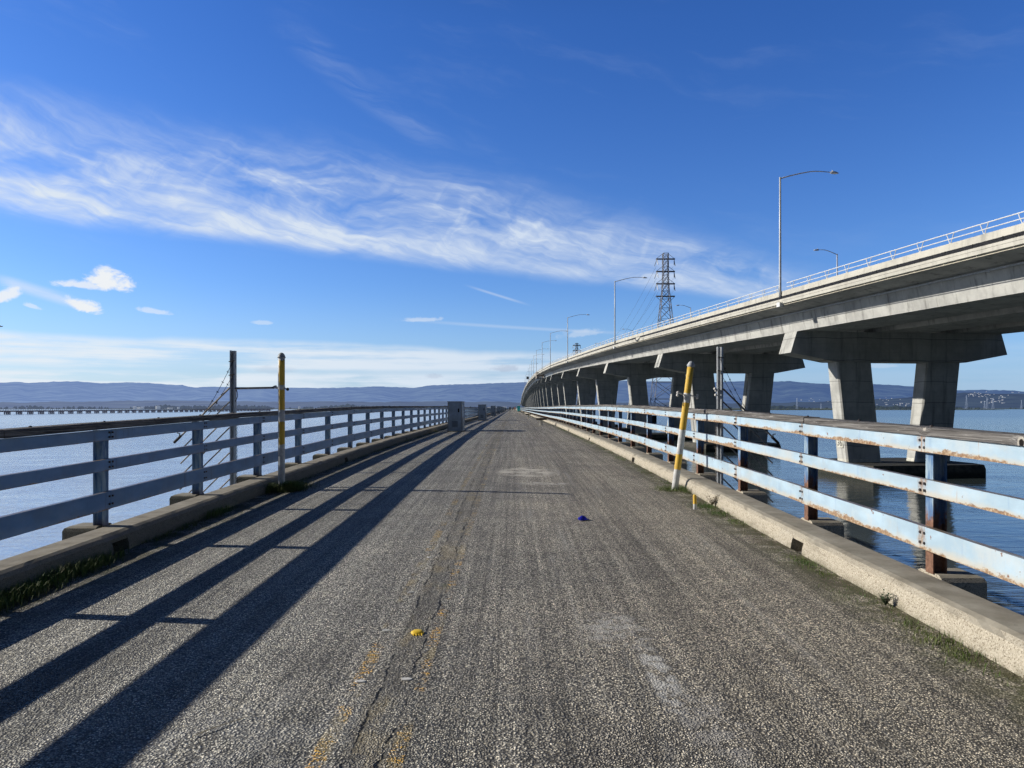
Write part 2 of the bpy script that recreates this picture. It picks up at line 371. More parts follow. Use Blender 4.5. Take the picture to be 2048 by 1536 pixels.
M['lattice_far'] = m_plain('pale_lattice_steel', (0.16, 0.19, 0.25), 0.6, 0.2, 0.15, 0.3)
M['insul'] = m_plain('grey_insulator', (0.30, 0.31, 0.30), 0.4)
M['wire'] = m_plain('wire', (0.10, 0.12, 0.16), 0.6, 0.2)
M['white'] = m_plain('white_paint', (0.72, 0.71, 0.68), 0.7, 0, 0.12, 20)
M['black_ink'] = m_plain('black_ink', (0.02, 0.02, 0.02), 0.8)
M['blue_cloth'] = m_plain('blue_cloth', (0.02, 0.035, 0.75), 0.7, 0, 0.4, 20)
M['yellow'] = m_plain('yellow_plastic', (0.95, 0.62, 0.04), 0.5, 0, 0.12, 30)
M['straw'] = m_plain('dry_straw', (0.46, 0.40, 0.28), 0.8)
M['water'] = m_water(); M['grass'] = m_grass()
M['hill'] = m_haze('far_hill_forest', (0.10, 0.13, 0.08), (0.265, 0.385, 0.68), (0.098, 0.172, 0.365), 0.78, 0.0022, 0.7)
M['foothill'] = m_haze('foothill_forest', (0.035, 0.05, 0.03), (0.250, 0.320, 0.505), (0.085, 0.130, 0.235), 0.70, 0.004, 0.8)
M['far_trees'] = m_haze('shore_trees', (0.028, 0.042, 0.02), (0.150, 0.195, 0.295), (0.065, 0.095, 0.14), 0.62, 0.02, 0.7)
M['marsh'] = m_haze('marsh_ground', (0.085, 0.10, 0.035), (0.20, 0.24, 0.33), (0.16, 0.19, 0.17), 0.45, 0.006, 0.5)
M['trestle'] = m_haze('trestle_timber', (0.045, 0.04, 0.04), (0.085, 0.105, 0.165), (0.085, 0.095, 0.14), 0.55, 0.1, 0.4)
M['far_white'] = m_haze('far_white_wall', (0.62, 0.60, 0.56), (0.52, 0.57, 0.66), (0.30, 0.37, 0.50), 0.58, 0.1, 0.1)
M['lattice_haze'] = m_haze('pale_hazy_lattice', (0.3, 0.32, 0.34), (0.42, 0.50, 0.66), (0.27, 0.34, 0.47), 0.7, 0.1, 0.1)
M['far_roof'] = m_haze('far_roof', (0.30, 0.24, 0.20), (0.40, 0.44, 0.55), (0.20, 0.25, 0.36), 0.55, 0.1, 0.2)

# ------------------------------------------------------------------ mesh helpers
class MB:
    def __init__(s):
        s.v = []; s.f = []; s.mi = []; s.h = []
    def add(s, verts, faces, mi=0, hs=None):
        o = len(s.v)
        s.v += [tuple(p) for p in verts]
        s.h += list(hs) if hs is not None else [0.5] * len(verts)
        s.f += [tuple(i + o for i in f) for f in faces]
        s.mi += [mi] * len(faces)
    def box(s, x0, x1, y0, y1, z0, z1, mi=0, hs=(0, 1), mat=None):
        p = [(x0, y0, z0), (x1, y0, z0), (x1, y1, z0), (x0, y1, z0), (x0, y0, z1), (x1, y0, z1), (x1, y1, z1), (x0, y1, z1)]
        if mat is not None: p = [tuple(mat @ Vector(q)) for q in p]
        s.add(p, [(0, 3, 2, 1), (4, 5, 6, 7), (0, 1, 5, 4), (1, 2, 6, 5), (2, 3, 7, 6), (3, 0, 4, 7)], mi, [hs[0]] * 4 + [hs[1]] * 4)
    def tube(s, pts, r, n=8, mi=0, caps=True, hs=None):
        pts = [Vector(p) for p in pts]; rings = []
        rr = r if isinstance(r, (list, tuple)) else [r] * len(pts)
        up = None
        for i, p in enumerate(pts):
            t = (pts[min(i + 1, len(pts) - 1)] - pts[max(i - 1, 0)])
            t.normalize()
            if up is None:
                a = Vector((0, 0, 1)) if abs(t.z) < 0.9 else Vector((1, 0, 0))
                up = a.cross(t).normalized()
            up = (up - t * up.dot(t)).normalized()
            w = t.cross(up)
            rings.append([p + (up * math.cos(2 * math.pi * k / n) + w * math.sin(2 * math.pi * k / n)) * rr[i] for k in range(n)])
        vs = [q for ring in rings for q in ring]; fs = []
        for i in range(len(pts) - 1):
            for k in range(n):
                a = i * n + k; b = i * n + (k + 1) % n
                fs.append((a, b, b + n, a + n))
        if caps:
            fs.append(tuple(reversed(range(n)))); fs.append(tuple(range((len(pts) - 1) * n, len(pts) * n)))
        hh = None
        if hs is not None: hh = [hs[i] for i in range(len(pts)) for k in range(n)]
        s.add(vs, fs, mi, hh)
    def bar(s, a, b, w, d=None, mi=0):
        s.tube([a, b], [w * 0.7071, w * 0.7071], 4, mi)
    def loft(s, rings, mi=0, closed=True, caps=True, hs=None):
        n = len(rings[0]); vs = [p for r in rings for p in r]; fs = []
        for i in range(len(rings) - 1):
            for k in range(n if closed else n - 1):
                a = i * n + k; b = i * n + (k + 1) % n
                fs.append((a, a + n, b + n, b))
        if caps and closed:
            fs.append(tuple(range(n))); fs.append(tuple(reversed(range((len(rings) - 1) * n, len(rings) * n))))
        hh = None
        if hs is not None: hh = list(hs) * len(rings)
        s.add(vs, fs, mi, hh)
    def lathe(s, prof, c, n=16, mi=0, hs=None):
        rings = [[(c[0] + r * math.cos(2 * math.pi * k / n), c[1] + r * math.sin(2 * math.pi * k / n), c[2] + z) for k in range(n)] for r, z in prof]
        vs = [p for r in rings for p in r]; fs = []
        for i in range(len(rings) - 1):
            for k in range(n):
                a = i * n + k; b = i * n + (k + 1) % n
                fs.append((a, b, b + n, a + n))
        fs.append(tuple(reversed(range(n)))); fs.append(tuple(range((len(rings) - 1) * n, len(rings) * n)))
        s.add(vs, fs, mi, [hs[i] for i in range(len(rings)) for k in range(n)] if hs else None)
    def build(s, name, mats, parent=None, smooth_=False, kind=None):
        me = bpy.data.meshes.new(name)
        me.from_pydata(s.v, [], s.f)
        if not isinstance(mats, (list, tuple)): mats = [mats]
        for a in mats: me.materials.append(a)
        if len(mats) > 1: me.polygons.foreach_set('material_index', s.mi)
        at = me.attributes.new('h', 'FLOAT', 'POINT'); at.data.foreach_set('value', s.h)
        bm = bmesh.new(); bm.from_mesh(me); bmesh.ops.recalc_face_normals(bm, faces=bm.faces); bm.to_mesh(me); bm.free()
        if smooth_:
            me.polygons.foreach_set('use_smooth', [True] * len(me.polygons))
        me.update()
        o = bpy.data.objects.new(name, me); COL.objects.link(o)
        if parent is not None: o.parent = parent
        if kind: o['kind'] = kind
        return o
def empty(name, loc=(0, 0, 0), parent=None, rz=0.0):
    o = bpy.data.objects.new(name, None); COL.objects.link(o); o.location = loc; o.rotation_euler = (0, 0, rz)
    o.empty_display_size = 0.2
    if parent is not None: o.parent = parent
    return o
def tag(o, label, cat, group=None):
    o['label'] = label; o['category'] = cat
    if group: o['group'] = group
    return o
def copy_tree(o, parent=None):
    c = o.copy(); COL.objects.link(c)
    if parent is not None: c.parent = parent
    for ch in list(o.children): copy_tree(ch, c)
    return c
def lerp_tab(tab, y):
    if y <= tab[0][0]:
        (a, b), (c, d) = tab[0], tab[1]
        return b + (y - a) * (d - b) / (c - a)
    for (a, b), (c, d) in zip(tab, tab[1:]):
        if y <= c: return b + (y - a) * (d - b) / (c - a)
    (a, b), (c, d) = tab[-2], tab[-1]
    return d + (y - c) * (d - b) / (c - a)
def smooth_tab(tab, y):
    """cubic Hermite through the table"""
    n = len(tab)
    if y <= tab[0][0] or y >= tab[-1][0]: return lerp_tab(tab, y)
    for i in range(n - 1):
        if y <= tab[i + 1][0]: break
    def slope(k):
        if k == 0: return (tab[1][1] - tab[0][1]) / (tab[1][0] - tab[0][0])
        if k == n - 1: return (tab[-1][1] - tab[-2][1]) / (tab[-1][0] - tab[-2][0])
        h0 = tab[k][0] - tab[k - 1][0]; h1 = tab[k + 1][0] - tab[k][0]
        s0 = (tab[k][1] - tab[k - 1][1]) / h0; s1 = (tab[k + 1][1] - tab[k][1]) / h1
        return (s0 * h1 + s1 * h0) / (h0 + h1)
    x0, p0 = tab[i]; x1, p1 = tab[i + 1]; h = x1 - x0; t = (y - x0) / h
    m0 = slope(i) * h; m1 = slope(i + 1) * h
    return (2 * t**3 - 3 * t**2 + 1) * p0 + (t**3 - 2 * t**2 + t) * m0 + (-2 * t**3 + 3 * t**2) * p1 + (t**3 - t**2) * m1

# ------------------------------------------------------------------ the old causeway: road, kerbs, railings
ROAD_TAB = [(-14, -1.90), (0, -1.675), (5, -1.585), (12.1, -1.45), (20, -1.350), (26, -1.308), (40, -1.285), (52, -1.27), (68, -1.31), (94, -1.335), (137, -1.35), (204, -1.43), (279, -1.50), (400, -1.62), (900, -2.1)]
def zr(y): return EYE + lerp_tab(ROAD_TAB, y)
XL, XR = -4.14, 3.0
Y0, Y1 = -14.0, 880.0
def crown(x): return 0.05 * (1 - ((x - (XL + XR) / 2) / 3.63) ** 2)

def station_list(extra=()):
    ys = [Y0]
    while ys[-1] < 60: ys.append(ys[-1] + 1.0)
    while ys[-1] < 200: ys.append(ys[-1] + 6.0)
    while ys[-1] < Y1: ys.append(ys[-1] + 25.0)
    ys += [t[0] for t in ROAD_TAB if Y0 <= t[0] <= Y1] + list(extra)
    return sorted(set(round(y, 3) for y in ys if Y0 <= y <= Y1))
mb = MB(); ys = station_list(); xs = [XL - 0.02 + (XR - XL + 0.04) * k / 16 for k in range(17)]
mb.loft([[(x, y, zr(y) + crown(x)) for x in xs] for y in ys], closed=False)
road = mb.build('road', M['asphalt'], smooth_=True, kind='structure'); road['label'] = 'worn grey chip seal road deck of the old causeway'
mb = MB()
mb.loft([[(XL - 0.40, y, zr(y) - 0.03), (XR + 0.40, y, zr(y) - 0.03), (XR + 0.40, y, zr(y) - 0.55), (XR - 0.3, y, zr(y) - 1.1), (XL + 0.3, y, zr(y) - 1.1), (XL - 0.40, y, zr(y) - 0.55)] for y in ys])
sl = mb.build('deck_slab', M['deck_side'], kind='structure'); sl['label'] = 'concrete slab carrying the old causeway road above the water'

POST_L = [0.65 + 2.54 * k for k in range(-3, 330)]
POST_R = [0.98 + 2.55 * k for k in range(-3, 330)]
HOLES = [7.85 + 10.65 * k for k in range(-1, 12)]
def make_kerb(side):
    s = -1 if side == 'L' else 1
    base = XL if side == 'L' else XR
    def prof(y, lowcut=False):
        z = zr(y)
        wob = mnoise.fractal(Vector((s * 3.7, y * 2.3, 0)), 0.8, 2.1, 4) * 0.013 - 0.012 * max(0.0, mnoise.noise(Vector((s * 9.1, y * 4.0, 4))) - 0.25)
        wz = -0.016 * max(0.0, mnoise.fractal(Vector((s * 5.5, y * 3.1, 8)), 0.8, 2.1, 3) - 0.15)
        pts = [(0.0, -0.06, 0.0), (0.02 + wob, 0.07, 0.30), (0.045 + wob, 0.155, 0.72), (0.075 + wob * 0.8 - wz, 0.190 + wz, 0.92), (0.12 - wz * 0.8, 0.205 + wz * 0.2, 1.0), (0.40, 0.200, 1.0), (0.43, 0.175, 0.9), (0.435, -0.30, 0.5), (0.3, -0.30, 0.0)]
        if lowcut:
            pts = [(0.26, -0.06, 0.0), (0.26, 0.10, 0.2), (0.04, 0.115, 0.4), (0.045 + wob, 0.155, 0.72)] + pts[3:]
            pts = pts[:-1] + [(0.3, -0.30, 0.0)]
        return [(base + s * a, y, z + b) for a, b, c in pts], [c for a, b, c in pts]
    mb = MB(); cuts = [(h - 0.16, h + 0.16) for h in HOLES]
    ys = station_list([c for cc in cuts for c in cc] + [0.12 * k for k in range(20, 150)] + [0.5 * k for k in range(36, 90)])
    segs = []; cur = Y0
    for a, b in cuts:
        if a > Y1: break
        segs.append((cur, a, False)); segs.append((a, b, True)); cur = b
    segs.append((cur, Y1, False))
    for a, b, hole in segs:
        st = [y for y in ys if a - 1e-6 < y < b + 1e-6]
        if len(st) < 2: st = [a, b]
        rings = [prof(y, hole)[0] for y in st]
        mb.loft(rings, hs=prof(a, hole)[1])
    # thick pads that carry the railing posts
    for y in (POST_L if side == 'L' else POST_R):
        if y < Y0 or y > 320: continue
        z = zr(y)
        o0 = base + s * 0.439; o1 = base + s * 0.80
        yy0, yy1 = y - 0.16, y + 0.20
        x0, x1 = min(o0, o1), max(o0, o1)
        e = 0.05
        zt = z + 0.212
        if y > 60:
            mb.box(x0, x1, yy0, yy1, z - 0.3, zt, hs=(0.5, 1)); continue
        def rr(zz, ins): 
            fx0 = x0 + (ins if s < 0 else 0); fx1 = x1 - (ins if s > 0 else 0)
            return [(fx0, yy0 + ins, zz), (fx1, yy0 + ins, zz), (fx1, yy1 - ins, zz), (fx0, yy1 - ins, zz)]
        mb.loft([rr(z - 0.3, 0), rr(zt - e, 0), rr(zt - e * 0.35, e * 0.3), rr(zt, e)], hs=None)
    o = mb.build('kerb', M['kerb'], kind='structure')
    o['label'] = 'concrete kerb along the shaded left edge of the road' if s < 0 else 'sunlit concrete kerb along the right edge of the road'
    return o
make_kerb('L'); make_kerb('R')

def make_railing(side):
    s = -1 if side == 'L' else 1
    base = (XL if side == 'L' else XR)
    xin = base + s * (0.405 if s > 0 else 0.385)           # road face of the beams
    posts = POST_L if side == 'L' else POST_R
    root = empty('railing', (0, 0, 0))
    tag(root, 'shaded grey-blue steel railing with dark timber cap, left of the road' if s < 0 else 'sunlit pale blue rusting steel railing with grey timber cap, right of the road', 'railing', 'railings along the causeway')
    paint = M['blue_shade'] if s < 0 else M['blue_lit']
    # H-section posts, drawn once around y = 0, z = 0 at road level
    def post_mesh(mb, y, z):
        xa = xin + s * 0.022
        def bx(a0, a1, yy0, yy1):
            x0, x1 = sorted((xa + s * a0, xa + s * a1))
            mb.box(x0, x1, y + yy0, y + yy1, z + 0.205, z + (1.27 if s < 0 else 1.32))
        bx(0, 0.012, -0.055, 0.055); bx(0.102, 0.114, -0.055, 0.055); bx(0.012, 0.102, -0.006, 0.006)
    order = sorted([y for y in posts if Y0 < y < Y1], key=lambda y: (y < 0, y))
    proto = None
    rest = MB()
    for i, y in enumerate(order):
        if i < 100:
            if proto is None:
                mb = MB(); post_mesh(mb, 0, 0); proto = mb.build('post', M['post_' + side], root); proto.location = (0, y, zr(y))
            else:
                c = proto.copy(); COL.objects.link(c); c.parent = root; c.location = (0, y, zr(y))
        else:
            post_mesh(rest, y, zr(y))
    if rest.v: rest.build('post', M['post_' + side], root, kind='stuff')
    beams = [('top_rail', 1.161, 1.279), ('middle_rail', 0.826, 0.952), ('lower_rail', 0.392, 0.590)] if s < 0 else [('top_rail', 1.200, 1.333), ('middle_rail', 0.849, 0.978), ('lower_rail', 0.402, 0.589)]
    T0 = beams[0][2] + 0.005; T1 = T0 + (0.074 if s < 0 else 0.068)
    for name, lo, hi in beams:
        mb = MB(); near = [y for y in posts if Y0 - 3 < y < 66]
        cuts = [Y0] + [y + 0.004 for y in near if y > Y0][::2] + [Y1]
        for a, b in zip(cuts, cuts[1:]):
            st = [a] + [t for t in station_list([0.5 * k for k in range(120)]) if a + .05 < t - 0.002 < b - .05] + [b - 0.008]
            jog = random.uniform(-0.004, 0.004); jx = random.uniform(-0.002, 0.003)
            rings = []
            # plate with small inward lips top and bottom (a rolled channel)
            for y in st:
                z = zr(y)
                pr = [(0, lo), (0, hi), (0.055, hi), (0.055, hi - 0.009), (0.009, hi - 0.009), (0.009, lo + 0.009), (0.055, lo + 0.009), (0.055, lo)]
                x_off = 0.0
                bw = 0.007 * mnoise.noise(Vector((y * 0.55, lo * 9, s))) if y < 60 else 0; bh = 0.006 * mnoise.noise(Vector((y * 0.4, lo * 7, s + 5))) if y < 60 else 0
                rings.append([(xin + s * (p - 0.034 + jx + bw), y, z + q + jog + bh) for p, q in pr])
            mb.loft(rings, hs=[0, 1, 1, 1, 0.9, 0.1, 0.05, 0])
        for y in near:
            if y > 45 or y < 0: continue
            z = zr(y)
            for dy in (-0.032, 0.032):
                for q in (0.28, 0.72):
                    zz = z + lo + (hi - lo) * q
                    xa = xin - s * 0.034
                    x0, x1 = sorted((xa - s * 0.010, xa + s * 0.004))
                    mb.tube([(x0, y + dy, zz), (x1, y + dy, zz)], 0.0125, 6, 1)
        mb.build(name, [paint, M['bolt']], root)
    # timber cap in butted planks
    mb = MB(); y = Y0; k = 0
    while y < Y1:
        L = random.choice((3.6, 4.2, 4.9)) if y < 80 else 12.0
        b = min(y + L, Y1)
        st = [y] + [t for t in station_list() if y + .05 < t < b - .05] + [b - 0.012]
        jz = random.uniform(-0.004, 0.006); jx = random.uniform(-0.008, 0.008)
        rings = []
        for t in st:
            z = zr(t) + jz + (random.uniform(-0.003, 0.003) if t < 60 else 0)
            w0, w1 = -0.062 + jx, 0.135 + jx
            rings.append([(xin + s * a, t, z + q) for a, q in ((w0, T0), (w0, T1 - 0.008), (w0 + 0.008, T1), (w1 - 0.010, T1), (w1, T1 - 0.010), (w1, T0))])
        mb.loft(rings); y = b
    mb.build('timber_cap', M['timber'], root)
    # bolt heads standing proud of the cap
    bolt = None
    for y in [p for p in posts if 0 < p < 30]:
        for dy in (0.0, 1.27):
            if bolt is None:
                mb = MB(); mb.lathe([(0.016, 0), (0.016, 0.010), (0.009, 0.016)], (0, 0, 0), 8); bolt = mb.build('cap_bolt', M['bolt'], root); c = bolt
            else:
                c = bolt.copy(); COL.objects.link(c); c.parent = root
            c.location = (xin + s * 0.04, y + dy, zr(y + dy) + T1)
    return root
make_railing('L'); make_railing('R')

# ------------------------------------------------------------------ fence remnants, banded posts, small things on the road
def dome_post(name, base, lean, H, r, bands, label, ball):
    root = empty(name, base); root.rotation_euler = (0, lean, 0)
    tag(root, label, 'bollard post', 'tall banded posts on either side of the road')
    mb = MB()
    n = 14; hs = [H * k / n for k in range(n + 1)]
    mb.lathe([(r, h - 0.10 if k == 0 else h) for k, h in enumerate(hs)], (0, 0, 0), 20, hs=hs)
    mb.build('shaft', m_banded('banded_paint', bands, ball), root, True)
    mb = MB()
    mb.lathe([(r + 0.004, 0), (r + 0.012, 0.004), (r + 0.012, 0.022), (r + 0.006, 0.03), (r + 0.002, 0.045), (r * 0.86, 0.066), (r * 0.6, 0.086), (r * 0.25, 0.096), (0.003, 0.098)], (0, 0, H), 20)
    mb.build('cap', M['cabinet_edge'] if ball else M['galv'], root, True)
    mb = MB()
    zc = H - 0.52 if ball else H - 0.50
    mb.lathe([(r + 0.001, -0.022), (r + 0.008, -0.018), (r + 0.008, 0.018), (r + 0.001, 0.022)], (0, 0, zc), 18)
    if ball:
        mb.tube([(r, -0.01, zc - 0.01), (r + 0.05, -0.02, zc - 0.02)], 0.010, 6, 1)
        mb.lathe([(0.006, -0.028), (0.022, -0.02), (0.028, 0), (0.022, 0.02), (0.006, 0.028)], (r + 0.055, -0.02, zc - 0.022), 10, 1)
        mb.tube([(-r, 0, zc), (-r - 0.06, 0, zc + 0.012)], 0.020, 8, 0)
    else:
        for d in (-1, 1):
            mb.tube([(d * r, -0.02, zc), (d * (r + 0.10), -0.03, zc + (0.02 if d < 0 else -0.01))], 0.012, 6, 0)
            for dz in (-0.028, 0.028):
                mb.lathe([(0.004, -0.026), (0.020, -0.018), (0.025, 0), (0.020, 0.018), (0.004, 0.026)], (d * (r + 0.115), -0.03, zc + dz * 0.8), 10, 0)
            mb.tube([(d * r, -0.01, zc - 0.03), (d * r * 1.02, -0.02, zc - 0.09), (d * (r - 0.005), -0.03, zc - 0.2)], 0.006, 6, 1)
    mb.build('clamp', [M['white'], M['dark']], root)
    return root
zb13 = zr(12.9)
HL = 2.30
dome_post('banded_post', (-4.03, 12.9, zb13), 0.0, HL, 0.0575, [(2.30 - .465, 2.26), (1.40, 1.745), (0.80, 1.19)], 'upright yellow and white banded post with grey dome cap at the left kerb', True)
dome_post('banded_post', (2.83, 12.9, zb13), math.radians(7.4), 2.17, 0.0575, [(0.36, 0.63), (1.06, 1.53), (1.70, 2.16)], 'leaning yellow and white banded post with loose clamps at the right kerb', False)

def fence_frame(side):
    s = -1 if side == 'L' else 1
    x = -4.93 if s < 0 else 3.66; y = 13.05
    zt = EYE + (1.005 if s < 0 else 1.07)
    root = empty('fence_frame', (x, y, zr(y) - 0.5))
    tag(root, 'grey steel fence post with downward fan of pipes outside the left railing' if s < 0 else 'grey steel fence post with downward fan of pipes outside the right railing', 'fence post', 'spiked fence frames outside the railings')
    z0 = zr(y) - 0.5
    top = zt - z0
    mb = MB()       # channel section
    mb.box(-0.046, -0.022, -0.04, 0.04, -0.7, top); mb.box(0.024, 0.046, -0.04, 0.04, -0.7, top - 0.005); mb.box(-0.022, 0.024, 0.022, 0.038, -0.7, top - 0.002)
    if s > 0:
        rot = Matrix.Rotation(math.radians(-38), 3, 'Z'); mb.v = [tuple(rot @ Vector(p)) for p in mb.v]
    mb.build('post', M['galv'], root)
    zs = [EYE + 0.335 - z0, EYE + 0.11 - z0]
    zs = [zs[0] - 0.228 * k for k in range(8)]
    L = 0.87
    for i, z in enumerate(zs):
        mb = MB()
        z += random.uniform(-0.01, 0.01)
        mb.tube([(s * 0.044, -0.05, z), (s * (0.044 + L), -0.05 + random.uniform(-0.02, 0.02), z - L * 0.985)], 0.0125 if i else 0.016, 8)
        if i == 0:
            e = Vector((s * (0.044 + L), -0.05, z - L * 0.985)); d = Vector((s, 0, -0.985)).normalized()
            mb.tube([e - d * 0.02, e + d * 0.15], 0.024, 8, 1)
            mb.tube([e + d * 0.02, e + d * 0.02 + Vector((s * -0.01, 0, 0.07)), e + Vector((s * 0.05, 0, 0.065))], 0.010, 6, 1)
        mb.build('pipe', [M['pipe'], M['dark']], root)
    # inner stringer out of sight that ties the pipes
    mb = MB()
    for t in (0.55,):
        a = Vector((s * (0.044 + L * t), -0.032, zs[0] - L * 0.985 * t)); b = Vector((s * (0.044 + L * t), -0.032, zs[-1] - L * 0.985 * t))
        mb.tube([a, b], 0.006, 6)
    mb.build('tie_rod', M['pipe'], root)
    # barbed strands
    for j, (za, zb, sag) in enumerate(((top - 0.19, zs[0] - 0.62, 0.12), (top - 0.43, zs[0] - 0.78, 0.10))):
        mb = MB(); pts = []
        xe = s * (0.60 + 0.04 * j)
        for k in range(15):
            t = k / 14
            pts.append((s * -0.02 + (xe + s * 0.02) * t, -0.055 - 0.05 * t, za + (zb - za) * t - sag * math.sin(math.pi * t) * 0.6))
        mb.tube(pts, 0.0042, 5)
        for k in range(2, 14, 2):
            p = Vector(pts[k])
            for q in range(3):
                a = Vector((random.uniform(-1, 1), random.uniform(-1, 1), random.uniform(-1, 1))).normalized() * 0.022
                mb.tube([p - a, p + a], 0.004, 4)
        mb.tube([(s * -0.05, -0.06, za + 0.01), (s * 0.055, -0.06, za - 0.01)], 0.008, 5)
        mb.build('barbed_wire', M['dark'], root)
    # loose chain-link strands hanging by the post
    mb = MB(); xx = s * -0.075
    for j in range(2):
        pts = []
        for k in range(40):
            t = k / 39
            pts.append((xx + s * -0.01 * j + (0.014 if (k + j) % 2 else -0.014) + 0.01 * math.sin(k * 1.7 + j), -0.045, zs[0] - 0.55 - 1.10 * t))
        mb.tube(pts, 0.0032, 4)
    mb.tube([(xx, -0.05, zs[0] - 1.62), (xx + s * -0.04, -0.05, zs[0] - 1.60), (xx + s * -0.10, -0.05, zs[0] - 1.585)], 0.006, 5)
    mb.build('loose_wire', M['pipe'] if s > 0 else M['dark'], root)
    if s < 0:
        mb = MB()
        zz = EYE + 0.345 - z0
        mb.tube([(0.048, -0.03, zz - 0.01), (0.76, -0.11, zz + 0.002)], 0.019, 10)
        mb.tube([(0.735, -0.108, zz), (0.775, -0.112, zz + 0.02), (0.80, -0.115, zz + 0.02)], 0.022, 8)
        mb.build('crossbar', M['pipe'], root)
        mb = MB()
        mb.tube([(0.07, -0.03, zz - 0.02), (0.088, -0.035, zz - 0.09), (0.092, -0.035, zz - 0.15), (0.05, -0.03, zz - 0.24)], 0.006, 6)
        mb.build('hook', M['dark'], root)
    else:
        mb = MB()
        for dx, dz in ((-0.10, 0.33), (-0.08, 0.30), (-0.085, 0.22)):
            mb.lathe([(0.004, -0.026), (0.02, -0.018), (0.025, 0), (0.02, 0.018), (0.004, 0.026)], (dx, -0.04, EYE + dz - z0), 10)
            mb.tube([(dx, -0.04, EYE + dz - z0), (-0.03, -0.03, EYE + dz - 0.01 - z0)], 0.010, 6)
        mb.build('clamp', M['white'], root)
    return root
fence_frame('L'); fence_frame('R')

# stub marker
mb = MB()
mb.lathe([(0.027, -0.05), (0.027, 0.07), (0.026, 0.2), (0.020, 0.222), (0.006, 0.226)], (0, 0, 0), 14, hs=[0, 0.07, 0.2, 0.22, 0.226])
o = mb.build('marker_stub', m_banded('stub_paint', [(0.085, 0.30)]), smooth_=True); o.location = (2.63, 10.65, zr(10.65)); o.rotation_euler = (0.03, -0.04, 0)
tag(o, 'short yellow and white stub standing on the road edge beside the right kerb', 'marker stub')
# crumpled blue cloth
mb = MB(); ring = []
for i in range(9):
    for k in range(16):
        u = i / 8; a = 2 * math.pi * k / 16
        r = 0.068 * math.sin(math.pi * min(0.98, 0.02 + u * 0.75)) ** 0.8 * (1 + 0.5 * mnoise.noise(Vector((math.cos(a) * 2, math.sin(a) * 2, u * 3)))) + 0.004
        ring.append((r * math.cos(a) * 1.25, r * math.sin(a) * 0.8, 0.058 * (1 - u) * (1 + 0.7 * mnoise.noise(Vector((math.cos(a) * 2.5, math.sin(a) * 2.5, 5 + u)))) ))
rings = [ring[i * 16:(i + 1) * 16] for i in range(9)]
mb.loft(rings)
mb.tube([(-0.05, 0, 0.02), (-0.09, -0.02, 0.035), (-0.10, -0.02, 0.06)], [0.016, 0.013, 0.005], 6)
mb.tube([(0.05, 0, 0.02), (0.10, -0.01, 0.012), (0.125, -0.02, 0.010)], [0.014, 0.011, 0.004], 6)
o = mb.build('cloth_scrap', M['blue_cloth']); o.location = (0.91, 9.55, zr(9.55) + crown(0.91) + 0.002); o.rotation_euler = (0, 0, 0.4); o.scale = (0.68, 0.68, 0.8)
tag(o, 'crumpled bright blue cloth scrap lying on the road', 'cloth scrap')
# broken yellow road stud
mb = MB(); prof = []
rings = []
for r, z in ((0.050, 0.0), (0.049, 0.010), (0.043, 0.022), (0.030, 0.030), (0.012, 0.033)):
    rings.append([(r * math.cos(math.pi * 2 * k / 20) * (1 + 0.06 * math.sin(k * 2.3)), r * math.sin(math.pi * 2 * k / 20) * (0.75 if math.sin(math.pi * 2 * k / 20) < 0 else 1.0), z) for k in range(20)])
mb.loft(rings)
for k in range(4):
    mb.tube([(-0.03 + 0.02 * k, -0.03, 0.012), (-0.032 + 0.02 * k, -0.052 - 0.006 * (k % 2), 0.004)], [0.008, 0.004], 6)
o = mb.build('road_stud', M['yellow'], smooth_=True); o.location = (-0.645, 5.02, zr(5.02) + crown(-0.645) + 0.003); o.rotation_euler = (0.12, 0, 0.2); o.scale = (0.9, 0.9, 0.55)
tag(o, 'chipped bright yellow road stud on the cracked centre line', 'road stud')
# broken white stud remnants
lab = ['white flake of broken road stud left of the nearest crack', 'white flake of broken road stud right of the nearest crack', 'white flake of road stud beside the yellow paint beyond the stud', 'grey-white flake of road stud level with the yellow stud', 'small white flake of road stud farthest along the cracked strip']
for i, (x, y) in enumerate(((-0.86, 4.18), (-0.605, 4.21), (-0.835, 6.05), (-0.87, 5.08), (-0.83, 7.35))):
    mb = MB(); n = 9; rs = [random.uniform(0.55, 1.0) for _ in range(n)]
    top = [(0.034 * rs[k] * math.cos(2 * math.pi * k / n), 0.024 * rs[k] * math.sin(2 * math.pi * k / n), random.uniform(0.001, 0.005)) for k in range(n)]
    mb.loft([[(p[0], p[1], -0.01) for p in top], top])
    o = mb.build('stud_flake', M['white']); o.location = (x, y, zr(y) + crown(x) + 0.003); o.rotation_euler = (0, 0, random.uniform(-0.6, 0.6))
    tag(o, lab[i], 'stud flake', 'broken white road studs on the cracked strip')
# straw
mb = MB(); mb.tube([(-0.085, -0.10, 0.004), (-0.02, -0.02, 0.009), (0.085, 0.11, 0.004)], [0.0022, 0.0028, 0.0018], 6)
o = mb.build('straw', M['straw']); o.location = (-1.43, 3.60, zr(3.6) + crown(-1.43) + 0.003); tag(o, 'thin dry straw lying on the road near the wide railing shadow', 'straw')

